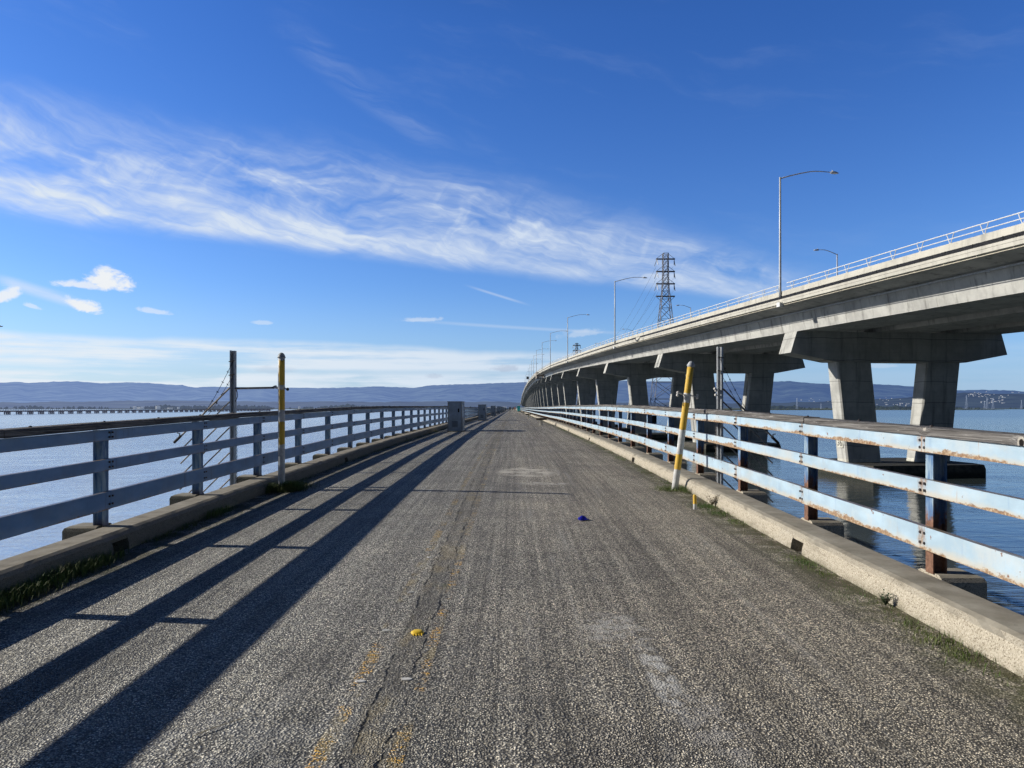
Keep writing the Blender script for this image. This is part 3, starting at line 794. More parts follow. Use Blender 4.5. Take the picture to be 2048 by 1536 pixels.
# cabinets on the left, benches on the right, every 42 m or so
def make_cabinet():
    root = empty('utility_cabinet')
    mb = MB(); W, D, H = 0.73, 2.1, 1.53
    mb.box(-W / 2, W / 2, 0, D, 0.02, H); mb.build('body', M['cabinet'], root)
    mb = MB()
    t = 0.035
    for x in (-W / 2, W / 2 - t):
        mb.box(x - 0.003, x + t + 0.003, -0.012, -0.001, 0.0, H)
    mb.box(-W / 2 - 0.012, -W / 2 - 0.001, -0.012, D + 0.01, 0.0, H); mb.build('corner_trim', M['cabinet_edge'], root)
    mb = MB(); mb.box(-W / 2 - 0.03, W / 2 + 0.03, -0.03, D + 0.03, H + 0.001, H + 0.035); mb.build('lid', M['cabinet_edge'], root)
    mb = MB(); mb.box(-W / 2 + 0.10, W / 2 - 0.10, -0.010, -0.001, 0.86, 1.36); mb.build('door_panel', M['cabinet'], root)
    dr_ = MB(); dr_.box(W / 2 - 0.19, W / 2 - 0.15, -0.035, -0.012, 1.02, 1.16); dr_.box(W / 2 - 0.21, W / 2 - 0.13, -0.016, -0.0105, 0.99, 1.19); dr_.build('handle', M['dark'], root)
    for hz in (0.30, 0.78, 1.25):
        hg = MB(); hg.tube([(-W / 2 + 0.055, -0.014, hz), (-W / 2 + 0.055, -0.014, hz + 0.10)], 0.011, 8); hg.build('hinge', M['galv'], root)
    lv = MB()
    for q in range(6): lv.box(-0.16, 0.16, -0.020, -0.002, 0.22 + q * 0.055, 0.22 + q * 0.055 + 0.022)
    lv.build('vent', M['dark'], root)
    mb = MB(); mb.box(W / 2 + 0.001, W / 2 + 0.03, 0.12, D - 0.12, 0.02, 0.72); mb.build('side_panel', M['cabinet_edge'], root)
    mb = MB(); mb.box(-W / 2 - 0.02, W / 2 + 0.035, -0.02, D + 0.02, -0.06, 0.018); mb.build('plinth', M['kerb'], root)
    return root
ORD = ['nearest', 'second', 'third', 'fourth', 'fifth', 'sixth', 'seventh', 'eighth', 'ninth', 'tenth', 'eleventh', 'twelfth', 'thirteenth', 'fourteenth']
proto = make_cabinet()
for i, y in enumerate((38.6, 73, 115, 158, 200, 242)):
    o = proto if i == 0 else copy_tree(proto)
    o.location = (-3.01, y, zr(y) + 0.045)
    tag(o, 'tall grey cabinet on the left side of the road, %s in its row' % ORD[i], 'cabinet', 'grey cabinets in a row along the left side')
def make_bench():
    root = empty('bench')
    mb = MB()
    for k in range(3):
        mb.box(-0.36 + k * 0.245, -0.36 + k * 0.245 + 0.235, 0, 1.1, 0.38, 0.51)
    mb.build('seat', M['bench'], root)
    for y in (0.08, 0.8):
        mb = MB(); mb.box(-0.09, 0.09, y, y + 0.16, -0.05, 0.378); mb.box(-0.16, 0.16, y - 0.03, y + 0.19, -0.05, 0.03); mb.build('leg', M['bench_leg'], root)
    return root
proto = make_bench()
for i, y in enumerate((51.5, 94.5, 137, 181, 224)):
    o = proto if i == 0 else copy_tree(proto)
    o.location = (2.02, y, zr(y) + 0.02)
    tag(o, 'backless bench with dark seat slab on the right side, %s in its row' % ORD[i], 'bench', 'benches in a row along the right side')
# low plank beside the nearest bench
# portable toilet
root = empty('portable_toilet', (2.38, 279, zr(279) + 0.02)); tag(root, 'teal portable toilet with white roof far along the road', 'portable toilet')
mb = MB(); mb.box(-0.58, 0.58, -0.58, 0.58, 0.0, 2.05); mb.build('body', M['teal'], root)
mb = MB()
rings = [[(0.6 * a, 0.6 * b, 2.051 + z) for a, b in ((-1 + t, -1 + t), (1 - t, -1 + t), (1 - t, 1 - t), (-1 + t, 1 - t))] for z, t in ((0, 0), (0.12, 0.03), (0.2, 0.2), (0.24, 0.5))]
mb.loft(rings); mb.build('roof', M['roofwhite'], root)
mb = MB(); mb.box(-0.40, 0.40, -0.61, -0.582, 0.12, 1.92); d = mb.build('door', M['teal'], root)
mb = MB(); mb.box(0.26, 0.32, -0.64, -0.612, 0.95, 1.1); mb.build('handle', M['dark'], d)
mb = MB(); mb.box(-0.62, 0.62, -0.62, 0.62, -0.08, -0.002); mb.build('skid', M['dark'], root)

# people far away on the road
def make_person(loc, H, stride, mat, label, facing=0.0, arms=0.12):
    k = H / 1.75
    v = [(0, 0, 0.95), (0, 0.0, 1.12), (0, 0.0, 1.38), (0, 0.01, 1.50), (0, 0.02, 1.60), (0, 0.02, 1.70),
         (0.10, 0, 0.90), (0.11, stride * 0.5, 0.50), (0.11, stride * 0.6 - 0.06 * (stride > 0), 0.09), (0.11, stride * 0.6 + 0.12, 0.03),
         (-0.10, 0, 0.90), (-0.11, -stride * 0.3, 0.50), (-0.11, -stride * 0.9, 0.10), (-0.11, -stride * 0.9 + 0.13, 0.03),
         (0.19, 0, 1.42), (0.25, -stride * 0.2, 1.14), (0.25, -stride * 0.2 + arms, 0.92), (0.25, -stride * 0.2 + arms + 0.03, 0.80),
         (-0.19, 0, 1.42), (-0.25, stride * 0.2, 1.14), (-0.25, stride * 0.2 + arms, 0.92), (-0.25, stride * 0.2 + arms + 0.03, 0.80)]
    r = [0.15, 0.15, 0.17, 0.065, 0.10, 0.085, 0.10, 0.065, 0.045, 0.035, 0.10, 0.065, 0.045, 0.035, 0.075, 0.055, 0.045, 0.035, 0.075, 0.055, 0.045, 0.035]
    e = [(0, 1), (1, 2), (2, 3), (3, 4), (4, 5), (0, 6), (6, 7), (7, 8), (8, 9), (0, 10), (10, 11), (11, 12), (12, 13), (2, 14), (14, 15), (15, 16), (16, 17), (2, 18), (18, 19), (19, 20), (20, 21)]
    me = bpy.data.meshes.new('person_frame'); me.from_pydata([tuple(c * k for c in p) for p in v], e, [])
    ob = bpy.data.objects.new('person_frame', me); COL.objects.link(ob)
    sk = ob.modifiers.new('Skin', 'SKIN')
    for i, q in enumerate(me.skin_vertices[0].data):
        q.radius = (r[i] * k, r[i] * k * (0.75 if i in (0, 1, 2) else 1)); q.use_root = (i == 0)
    sd = ob.modifiers.new('Sub', 'SUBSURF'); sd.levels = 2; sd.render_levels = 2
    dg = bpy.context.evaluated_depsgraph_get()
    me2 = bpy.data.meshes.new_from_object(ob.evaluated_get(dg)); me2.name = 'person'
    bpy.data.objects.remove(ob)
    at = me2.attributes.new('h', 'FLOAT', 'POINT'); at.data.foreach_set('value', [p.co.z / H for p in me2.vertices])
    me2.materials.clear(); me2.materials.append(mat)
    me2.polygons.foreach_set('use_smooth', [True] * len(me2.polygons))
    o = bpy.data.objects.new('person', me2); COL.objects.link(o); o.location = loc; o.rotation_euler = (0, 0, facing)
    return tag(o, label, 'person', 'people far along the road')
pd = m_person('dark_clothes', (0.018, 0.02, 0.028)); pd2 = m_person('navy_clothes', (0.03, 0.045, 0.085)); po = m_person('orange_clothes', (0.60, 0.13, 0.05), (0.10, 0.05, 0.05)); pb = m_person('brown_clothes', (0.10, 0.08, 0.07))
def onroad(x, y): return (x, y, zr(y) + crown(x))
make_person(onroad(-0.85, 243), 1.76, 0.28, pd, 'person in dark clothes walking on the road just past the cabinets', 0.1)
make_person(onroad(-2.45, 262), 1.74, 0.05, pd2, 'person in navy clothes standing by the left railing beyond the cabinets', 1.2, 0.2)
make_person(onroad(0.95, 292), 1.70, 0.20, po, 'person in an orange jacket beside the portable toilet', 0.3)
make_person(onroad(0.1, 330), 1.72, 0.25, pb, 'person in brown clothes walking in the far distance on the road', 0.0)

# grass and moss along the kerbs
def grass_mesh():
    mb = MB()
    def blade(x, y, h, w, lean):
        a = random.uniform(0, 2 * math.pi); dx, dy = math.cos(a), math.sin(a)
        z = zr(y) + crown(x) - 0.01
        px, py = -dy * w, dx * w
        lx, ly = dx * lean, dy * lean
        mb.add([(x - px, y - py, z), (x + px, y + py, z), (x + lx * 0.4 + px * 0.7, y + ly * 0.4 + py * 0.7, z + h * 0.62), (x + lx * 0.4 - px * 0.7, y + ly * 0.4 - py * 0.7, z + h * 0.62), (x + lx, y + ly, z + h)],
               [(0, 1, 2, 3), (3, 2, 4)], 0, [0, 0, 0.6, 0.6, 1])
    def clump(x, y, rx, ry, n, h):
        for _ in range(n):
            xx = x + random.gauss(0, rx); yy = y + random.gauss(0, ry)
            xx = min(max(xx, XL + 0.01), XR - 0.0)
            if -2.9 < xx < 2.2: continue
            hh = h * random.uniform(0.25, 0.95) * (0.85 if xx < 0 else 1.0)
            blade(xx, yy, hh, random.uniform(0.0016, 0.0036), hh * random.uniform(0.1, 0.7))
    for y, n, h, rx in ((5.6, 900, 0.20, 0.09), (6.1, 900, 0.17, 0.10), (6.7, 700, 0.20, 0.08), (7.2, 650, 0.16, 0.07), (4.9, 700, 0.18, 0.1), (8.6, 220, 0.08, 0.06), (9.3, 260, 0.09, 0.06), (10.2, 420, 0.17, 0.05), (10.6, 180, 0.07, 0.06)):
        clump(XL + 0.07, y, rx, 0.22, n, h)
    clump(-3.82, 12.72, 0.10, 0.12, 1900, 0.26); clump(-4.12, 12.6, 0.04, 0.10, 500, 0.26); clump(-3.85, 13.1, 0.16, 0.18, 700, 0.2)
    y = 13.6
    while y < 48:
        clump(XL + 0.06, y, 0.06, 0.28, int(random.uniform(20, 150)), random.uniform(0.04, 0.09)); y += random.uniform(0.4, 0.9)
    for y, n, h, rx, x in ((12.8, 500, 0.10, 0.12, 2.70), (12.75, 300, 0.14, 0.04, 2.95), (10.9, 500, 0.07, 0.10, 2.84), (10.3, 420, 0.06, 0.09, 2.86), (9.6, 260, 0.05, 0.07, 2.90), (7.3, 420, 0.045, 0.07, 2.88), (6.9, 260, 0.04, 0.06, 2.88),
                           (5.4, 160, 0.045, 0.06, 2.88), (5.0, 300, 0.06, 0.08, 2.88), (4.75, 260, 0.06, 0.08, 2.86), (6.1, 60, 0.05, 0.05, 2.7)):
        clump(x, y, rx, 0.16, n, h)
    y = 14.0
    while y < 46:
        clump(2.86, y, 0.07, 0.3, int(random.uniform(10, 130)), random.uniform(0.03, 0.07)); y += random.uniform(0.35, 1.1)
    y = 3.4
    while y < 13:
        clump(2.90, y, 0.05, 0.12, int(random.uniform(4, 36)), random.uniform(0.02, 0.05)); y += random.uniform(0.15, 0.4)
    return mb.build('grass', M['grass'], kind='stuff')
g = grass_mesh(); g['label'] = 'grass and moss growing in the gutters along both kerbs'
# dark leafy weed by the right kerb, and a dry one near the stub
def weed(x, y, n, h, mat, label):
    mb = MB(); mb.h = []
    for i in range(n):
        a = random.uniform(0, 2 * math.pi); L = h * random.uniform(0.5, 1.1); sp = random.uniform(0.2, 0.8)
        p0 = Vector((0, 0, 0)); p1 = Vector((math.cos(a) * L * sp, math.sin(a) * L * sp, L))
        mb.tube([p0, (p0 + p1) / 2 + Vector((0, 0, 0.01)), p1], 0.0016, 4)
        for k in range(6):
            t = 0.3 + 0.7 * k / 5; c = p0.lerp(p1, t); b = random.uniform(0, 6.28); l = h * 0.22
            d = Vector((math.cos(b), math.sin(b), random.uniform(-0.2, 0.6))) * l; w = Vector((-math.sin(b), math.cos(b), 0)) * l * 0.35
            mb.add([c, c + d * 0.5 + w, c + d, c + d * 0.5 - w], [(0, 1, 2, 3)], 0, [0.3, 0.5, 0.8, 0.5])
    o = mb.build('weed', mat); o.location = (x, y, zr(y) + crown(x)); tag(o, label, 'weed', 'weeds rooted at the right kerb')
wg = m_plain('dark_weed_leaves', (0.045, 0.075, 0.03), 0.7, 0, 0.5, 30); wd = m_plain('dry_weed_stems', (0.16, 0.13, 0.08), 0.8, 0, 0.5, 30)
weed(2.95, 5.85, 22, 0.10, wg, 'dark green leafy weed at the right kerb'); weed(2.97, 11.0, 20, 0.17, wd, 'dry brown weed at the right kerb behind the yellow stub')

# ------------------------------------------------------------------ the high bridge
BX = [(-30, 49.3), (-10, 45.4), (34.3, 37.2), (80, 30.1), (125.7, 24.86), (171.4, 21.5), (217, 19.1), (263, 17.5), (320, 16.35), (354, 15.75), (405, 15.42), (480, 15.9), (550, 16.35), (620, 16.6), (690, 16.8), (760, 17), (900, 17.4), (1206, 18.1), (1479, 18.6), (1700, 19)]
BZ = [(-30, 11.0), (-10, 11.2), (34, 11.55), (47, 11.73), (80, 12.1), (126, 12.82), (147, 13.3), (213, 14.7), (290, 16.65), (406, 18.9), (500, 21.0), (655, 23.2), (745, 23.8), (850, 24.0), (920, 23.7), (1206, 20.0), (1479, 9.5), (1700, 4.5)]
CZ = [(-30, 4.7), (-10, 4.95), (34, 5.45), (80, 5.95), (125.7, 6.88), (171.4, 8.0), (217, 9.24), (263, 10.45), (320, 11.8), (354, 12.35), (405, 13.47), (480, 15.5), (550, 16.9), (620, 17.9), (690, 18.4), (760, 18.7), (850, 18.8), (920, 18.5), (1206, 14.8), (1479, 4.3), (1700, -0.7)]
def bx(y): return smooth_tab(BX, y)
def bz(y): return EYE + smooth_tab(BZ, y)
def cz(y): return EYE + smooth_tab(CZ, y)
def bframe(y):
    d = (bx(y + 1) - bx(y - 1)) / 2; t = Vector((d, 1, 0)).normalized(); r = Vector((t.y, -t.x, 0))
    return Vector((bx(y), y, 0)), t, r
def bpt(y, a, z):
    p, t, r = bframe(y); q = p + r * a
    return (q.x, q.y, z)
def brange(a, b, step=6.0):
    n = max(1, int(math.ceil((b - a) / (step if b < 420 else step * 2.5))))
    return [a + (b - a) * k / n for k in range(n + 1)]
bridge = empty('highway_bridge', (bx(80), 80, 0)); BO = Vector((bx(80), 80, 0))
tag(bridge, 'long curving concrete highway bridge on twin column piers rising over the bay', 'bridge')
class BMB(MB):
    def build(s, name, mats, parent=None, **k):
        if parent is bridge:
            s.v = [(p[0] - BO.x, p[1] - BO.y, p[2] - BO.z) for p in s.v]
        return super().build(name, mats, parent, **k)
def bsweep(name, mat, prof, a, b, step=6.0, parent=bridge, zf=bz, mb=None, done=True):
    mb = mb or BMB()
    mb.loft([[bpt(y, p, zf(y) + q) for p, q in prof] for y in brange(a, b, step)])
    if done: return mb.build(name, mat, parent)
    return mb
YA, YB = -30.0, 1560.0
WD = 26.0
E0 = -2.6; E1 = WD + 2.6
# deck slab with cantilever wings
bsweep('deck', M['conc'], [(E0 + 0.03, -0.80), (E1 - 0.03, -0.80), (E1 - 0.03, -1.30), (WD - 0.45, -1.80), (0.45, -1.80), (E0 + 0.03, -1.30)], YA, YB)
# parapet: wall, then a fascia course below the conduit recess
mb = BMB()
for a, b in ((YA, 125.9), (126.1, YB)):
    bsweep('', None, [(E0, -0.52), (E0 + 0.04, 0.0), (E0 + 0.26, 0.0), (E0 + 0.34, -0.52), (E0 + 0.34, -0.79), (E0 + 0.10, -0.79), (E0 + 0.10, -0.52)], a, b, mb=mb, done=False)
bsweep('parapet', M['barrier'], [(E1, -0.79), (E1, 0.0), (E1 - 0.26, 0.0), (E1 - 0.34, -0.79)], YA, YB, mb=mb)
mb = BMB()
for a, b in ((YA, 125.9), (126.1, YB)):
    bsweep('', None, [(E0 - 0.02, -0.81), (E0 - 0.02, -1.02), (E0 + 0.015, -1.025), (E0 + 0.015, -1.04), (E0 - 0.01, -1.045), (E0 - 0.01, -1.31), (E0 + 0.029, -1.31), (E0 + 0.029, -0.81)], a, b, mb=mb, done=False)
mb.build('fascia', M['barrier'], bridge)
# black conduits on the outside of the parapet, pale pipe below, grey pipe on the girder shoulder
mb = BMB()
for q in (-0.575, -0.665, -0.755):
    mb.tube([bpt(y, E0 + 0.035, bz(y) + q) for y in brange(YA, 128.0, 4)], 0.040, 8)
    mb.tube([bpt(y, E0 + 0.055, bz(y) + q) for y in brange(131.5, 1300, 8)], 0.028, 6)
for k in range(60):
    y = -25 + k * 2.55
    mb.tube([bpt(y, E0 - 0.005, bz(y) - 0.83), bpt(y, E0 - 0.015, bz(y) - 0.50)], 0.022, 5)
for q in (0.0, 0.10):
    mb.tube([bpt(128.0, E0 + 0.03, bz(128) - 0.62 - q), bpt(129.2, E0 - 0.12, bz(129) - 1.15 - q), bpt(130.4, E0 - 0.1, bz(130) - 1.1 - q), bpt(131.5, E0 + 0.04, bz(131) - 0.62 - q)], 0.035, 6)
mb.build('conduit', M['conduit'], bridge)
mb = BMB(); mb.tube([bpt(y, E0 + 0.10, bz(y) - 1.45) for y in brange(YA, 900, 6)], 0.032, 6)
for k in range(90):
    y = -25 + k * 3.05; mb.tube([bpt(y, E0 + 0.10, bz(y) - 1.30), bpt(y, E0 + 0.10, bz(y) - 1.50)], 0.022, 5)
mb.build('drain_pipe', M['pale_pipe'], bridge)
mb = BMB(); mb.tube([bpt(y, 0.20, bz(y) - 1.93) for y in brange(YA, 315, 6)], 0.085, 8)
for k in range(60):
    y = -20 + k * 6.1; mb.tube([bpt(y, 0.22, bz(y) - 1.75), bpt(y, 0.22, bz(y) - 2.1)], 0.05, 5)
mb.build('service_pipe', M['galv'], bridge)
# box girders: concrete up to the channel, then grey painted steel
def girder_boxes(name, mat, a, b, cut=None):
    for k in range(3):
        a0 = 0.75 + k * 9.3; a1 = a0 + 5.9
        mb = BMB()
        segs = [(a, b)] if not cut else [(a, cut - 0.06), (cut + 0.06, b)]
        for u, v in segs:
            rings = []
            for y in brange(u, v, 6):
                zt = bz(y) - 1.79; zb = cz(y) + 2.32
                rings.append([bpt(y, a0 - 0.42, zt), bpt(y, a1 + 0.42, zt), bpt(y, a1, zb), bpt(y, a0, zb)])
            mb.loft(rings)
        mb.build(name, mat, bridge)
girder_boxes('girder', M['conc'], YA, 314, 126.0)
girder_boxes('steel_girder', M['steel_girder'], 314.3, 900)
girder_boxes('girder', M['conc'], 900.3, YB)
# web joints in the concrete girder (cast lines), thin dark strips proud of the web
# tube railing with V posts
mb = BMB()
for q, r_ in ((0.74, 0.042), (0.33, 0.038)):
    for a, b in ((YA, 76.3), (78.0, 126.0), (126.1, 1300)):
        mb.tube([bpt(y, E0 + 0.15, bz(y) + q) for y in brange(a, b, 4)], r_, 6)
mb.tube([bpt(78.0, E0 + 0.15, bz(78) + 0.74), bpt(77.8, E0 + 0.15, bz(78) + 0.6), bpt(77.7, E0 + 0.15, bz(78) + 0.02)], 0.04, 6)
mb.build('tube_rail', M['white_rail'], bridge)
def vpost(mb, y):
    b0 = Vector(bpt(y, E0 + 0.15, bz(y) + 0.0)); u = Vector(bframe(y)[1])
    for d in (-1, 1):
        mb.tube([b0 + u * d * 0.04, b0 + u * d * 0.36 + Vector((0, 0, 0.74))], 0.032, 5)
    mb.tube([b0 - u * 0.07 + Vector((0, 0, 0.02)), b0 + u * 0.07 + Vector((0, 0, 0.02))], 0.04, 5)
yv = [44.5 + 3.07 * k for k in range(230)]
for k, y in enumerate(yv[:100]):
    mb = BMB(); vpost(mb, y); mb.build('rail_post', M['white_rail'], bridge)
mb = BMB()
for y in yv[100:] + [44.5 - 3.07 * k for k in range(1, 22)]: vpost(mb, y)
mb.build('rail_post', M['white_rail'], bridge, kind='stuff')

def digits_mesh(txt, size):
    cu = bpy.data.curves.new('digits', 'FONT'); cu.body = txt; cu.size = size; cu.align_x = 'CENTER'; cu.align_y = 'CENTER'; cu.extrude = 0.004
    ob = bpy.data.objects.new('digits', cu); COL.objects.link(ob)
    dg = bpy.context.evaluated_depsgraph_get(); dg.update()
    me = bpy.data.meshes.new_from_object(ob.evaluated_get(dg))
    vs = [tuple(v.co) for v in me.vertices]; fs = [tuple(p.vertices) for p in me.polygons]
    bpy.data.objects.remove(ob)
    return vs, fs
PIERS = [34.3, 80, 125.7, 171.4, 217, 263, 320, 354, 405, 480, 550, 620, 690, 760, 830, 895, 955, 1010, 1065, 1120, 1175, 1230, 1290, 1350, 1410, 1470, 1530]
for i, y in enumerate(PIERS):
    p, t, r = bframe(y)
    rz = math.atan2(-t.x, t.y)
    root = empty('pier', (p.x - BO.x, p.y - BO.y, 0), bridge, rz)
    zc = cz(y)        # local axes: x to the right along the cap, y along the bridge, z up
    double = abs(y - 125.7) < 1
    cm = WD / 2
    D = 2.64
    ch = 2.32
    capm = M['pier_conc'] if y < 318 or y > 900 else M['conc']
    mb = MB()
    parts = [(0, D)] if not double else [(0, 1.22), (1.46, D + 0.1)]
    for d0, d1 in parts:
        pr = [(0, 0), (5.1, -0.92), (WD - 5.1, -0.92), (WD, 0), (WD - 0.72, ch), (0.72, ch)]
        mb.loft([[(a, d0, zc + b) for a, b in pr], [(a, d1, zc + b) for a, b in pr]])
    mb.build('cap', M['pier_conc'], root)
    zt = zc - 0.925; zbot = EYE - 6.05; hcol = zt - zbot
    for s in (-1, 1):
        mb = MB(); ct = cm + s * 5.4; cb = cm + s * (5.4 - 0.11 * hcol)
        if s * (cb - cm) < 2.7: cb = cm + s * 2.7
        for d0, d1 in ([(0.3, 2.3)] if not double else [(0.02, 1.2), (1.48, 2.72)]):
            rings = []
            for k in range(2):
                c_ = (cb, ct)[k]; z_ = (zbot, zt)[k]; w = 2.05
                g = 0.16 if not double else 0.08
                rings.append([(c_ - w + g, d0, z_), (c_ - w, d0 + g, z_), (c_ - w, d1 - g, z_), (c_ - w + g, d1, z_), (c_ + w - g, d1, z_), (c_ + w, d1 - g, z_), (c_ + w, d0 + g, z_), (c_ + w - g, d0, z_)])
            mb.loft(rings)
            # white painted foot
            rings = []
            for z_ in (zbot, zbot + 0.36):
                tt = (z_ - zbot) / hcol; c_ = cb + (ct - cb) * tt; w = 2.053; e = 0.003; g = 0.16 if not double else 0.08
                rings.append([(c_ - w + g, d0 - e, z_), (c_ - w, d0 + g, z_), (c_ - w, d1 - g, z_), (c_ - w + g, d1 + e, z_), (c_ + w - g, d1 + e, z_), (c_ + w, d1 - g, z_), (c_ + w, d0 + g, z_), (c_ + w - g, d0 - e, z_)])
            mb.loft(rings, 1)
        mb.build('column', [M['pier_conc'], M['white_band']], root)
    mb = MB(); hw, y0_, y1_, cf = 7.15, -4.6, 7.2, 2.4
    oct_ = [(cm - hw + cf, y0_), (cm + hw - cf * 0.3, y0_), (cm + hw, y0_ + cf), (cm + hw, y1_ - cf), (cm + hw - cf, y1_), (cm - hw + cf, y1_), (cm - hw, y1_ - cf), (cm - hw, y0_ + cf)]
    oct_[0] = (cm - hw + cf * 0.3, y0_)
    rings = []
    for z_, ex in ((-3.0, 0.0), (zbot - 0.45, 0.0), (zbot - 0.35, -0.03), (zbot - 0.002, -0.12)):
        rings.append([(cm + (a - cm) * (1 + ex / hw), 1.3 + (b - 1.3) * (1 + ex / 6), z_) for a, b in oct_])
    mb.loft(rings)
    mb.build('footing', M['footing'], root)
    if i == 1:
        # the pier number, on a pale plate fixed to the sunlit left face of the near column
        zn = EYE - 3.95; tt = (zn - zbot) / hcol; c_ = (cm - 5.4 + 0.11 * hcol) + (-0.11 * hcol) * tt
        vs, fs = digits_mesh('36', 0.95)
        mb = MB(); W = 0.56
        mb.add([(0, -W + 0, -0.5), (0, W, -0.5), (0, W, 0.5), (0, -W, 0.5), (0.05, -W, -0.5), (0.05, W, -0.5), (0.05, W, 0.5), (0.05, -W, 0.5)],
               [(0, 1, 2, 3), (7, 6, 5, 4), (0, 4, 5, 1), (1, 5, 6, 2), (2, 6, 7, 3), (3, 7, 4, 0)], 0)
        mb.add([(-0.006 - v[2], -v[0] * 1.0, v[1]) for v in vs], fs, 1)
        o = mb.build('number_plate', [M['white_band'], M['black_ink']], root)
        o.location = (c_ - 2.05 - 0.045, 1.3, zn)
        o['label'] = 'pale plate reading 36'
# soffit access door boxes and the inspection traveller on the steel girder
root = empty('inspection_platform', (bx(372), 372, cz(372) + 2.0)); tag(root, 'small scaffold inspection platform hung under the grey steel girder', 'platform')
mb = MB()
for zz in (0.0, 1.3, 2.6):
    mb.bar((-3.6, -6, zz), (-3.6, 7, zz), 0.22); mb.bar((-0.2, -6, zz), (-0.2, 7, zz), 0.22); 
    for yy in (-6, -2, 3, 7): mb.bar((-3.6, yy, zz), (-0.2, yy, zz), 0.18)
for yy in (-6, -2, 3, 7):
    mb.bar((-3.6, yy, -0.1), (-3.6, yy, 3.2), 0.2); mb.bar((-0.2, yy, -0.1), (-0.2, yy, 3.2), 0.2)
for a, b in ((-6, -2), (-2, 3), (3, 7)):
    mb.bar((-3.6, a, 0), (-3.6, b, 2.6), 0.16)
mb.build('frame', M['pipe'], root)
mb = MB(); mb.box(-3.7, -0.1, -6.1, 7.1, -0.25, -0.12); mb.build('floor', M['cabinet_edge'], root)
# square sign on a mast on the far part of the bridge
y = 700; z0 = bz(y); px = bx(y) + E0
root = empty('sign_mast', (px + 0.5, y, z0 - 0.1)); tag(root, 'dark square sign board on a mast at the far crest of the bridge', 'sign')
mb = MB(); mb.tube([(0, 0, 0), (0, 0, 3.4)], 0.14, 8); mb.build('mast', M['lamp'], root)
mb = MB(); mb.box(-1.5, 0.9, -0.2, 0.1, 3.35, 5.75); mb.build('board', M['dark'], root)
mb = MB(); mb.box(-1.62, 1.02, -0.12, 0.06, 3.22, 3.345); mb.box(-1.62, 1.02, -0.12, 0.06, 5.755, 5.88); mb.build('frame', M['lamp'], root)

# street lamps on both edges of the bridge
def make_lamp(q=1.0):
    root = empty('street_lamp')
    mb = MB(); mb.tube([(0, 0, -0.55), (0, 0, 0.4), (0, 0, 6), (0, 0, 11.85)], [0.135, 0.13, 0.115, 0.095], 10); mb.build('pole', M['lamp'], root, True)
    mb = MB()
    pts = [(0, 0, 11.72), (1.0, 0, 11.98), (2.2, 0, 12.25), (3.4, 0, 12.47), (4.0, 0, 12.53), (4.6, 0, 12.54), (5.75, 0, 12.52)]
    pts = [(x * q, y_, 11.72 + (z - 11.72) * (0.6 + 0.6 * q)) for x, y_, z in pts]
    mb.tube(pts, [0.07, 0.065, 0.06, 0.055, 0.055, 0.05, 0.045], 8); mb.build('arm', M['lamp'], root, True)
    mb = MB()
    rings = []
    for x, w, z0, z1 in ((5.70, 0.07, -0.05, 0.06), (5.78, 0.13, -0.10, 0.10), (6.05, 0.17, -0.11, 0.11), (6.35, 0.16, -0.11, 0.07), (6.6, 0.09, -0.09, 0.0)):
        zc_ = pts[-1][2] - 0.02; x = pts[-1][0] + x - 5.75
        rings.append([(x, -w, zc_ + z0), (x, w, zc_ + z0), (x, w * 0.8, zc_ + z1), (x, -w * 0.8, zc_ + z1)])
    mb.loft(rings); h = mb.build('lamp_head', M['lamp'], root, True)
    mb = MB(); mb.lathe([(0.05, 0), (0.05, 0.1), (0.03, 0.13)], (pts[-1][0] + 0.2, 0, pts[-1][2] + 0.1), 8); mb.build('sensor', M['white'], h)
    mb = MB(); mb.box(-0.24, 0.20, -0.3, 0.3, -1.62, -1.16); mb.build('junction_box', M['white_rail'], root)
    return root
lamp = make_lamp()
YL = [77.2, 147.5, 219, 281, 334, 395, 455, 520, 590, 660, 740, 820, 905]
for i, y in enumerate(YL):
    o = lamp if i == 0 else copy_tree(lamp)
    p, t, r = bframe(y); q = Vector(bpt(y, E0 - 0.10, bz(y)))
    o.location = q; o.rotation_euler = (0, 0, math.atan2(r.y, r.x) + 0.03)
    tag(o, 'tall grey street lamp on the near edge of the bridge, %s from the front' % ORD[i] if i else 'tall grey street lamp on the near edge of the bridge, nearest and largest', 'street lamp', 'street lamps on the near edge of the bridge')
lamp_short = make_lamp(0.56)
for i, y in enumerate((120, 200, 281, 362, 440)):
    o = lamp_short if i == 0 else copy_tree(lamp_short); q = Vector(bpt(y, E1 + 0.05, bz(y) + 0.95)); p, t, r = bframe(y)
    o.location = q; o.rotation_euler = (0, 0, math.atan2(r.y, r.x) + math.pi)
    tag(o, 'street lamp on the far bridge edge, arm pointing left, %s from the front' % ORD[i], 'street lamp', 'street lamps on the far edge of the bridge')

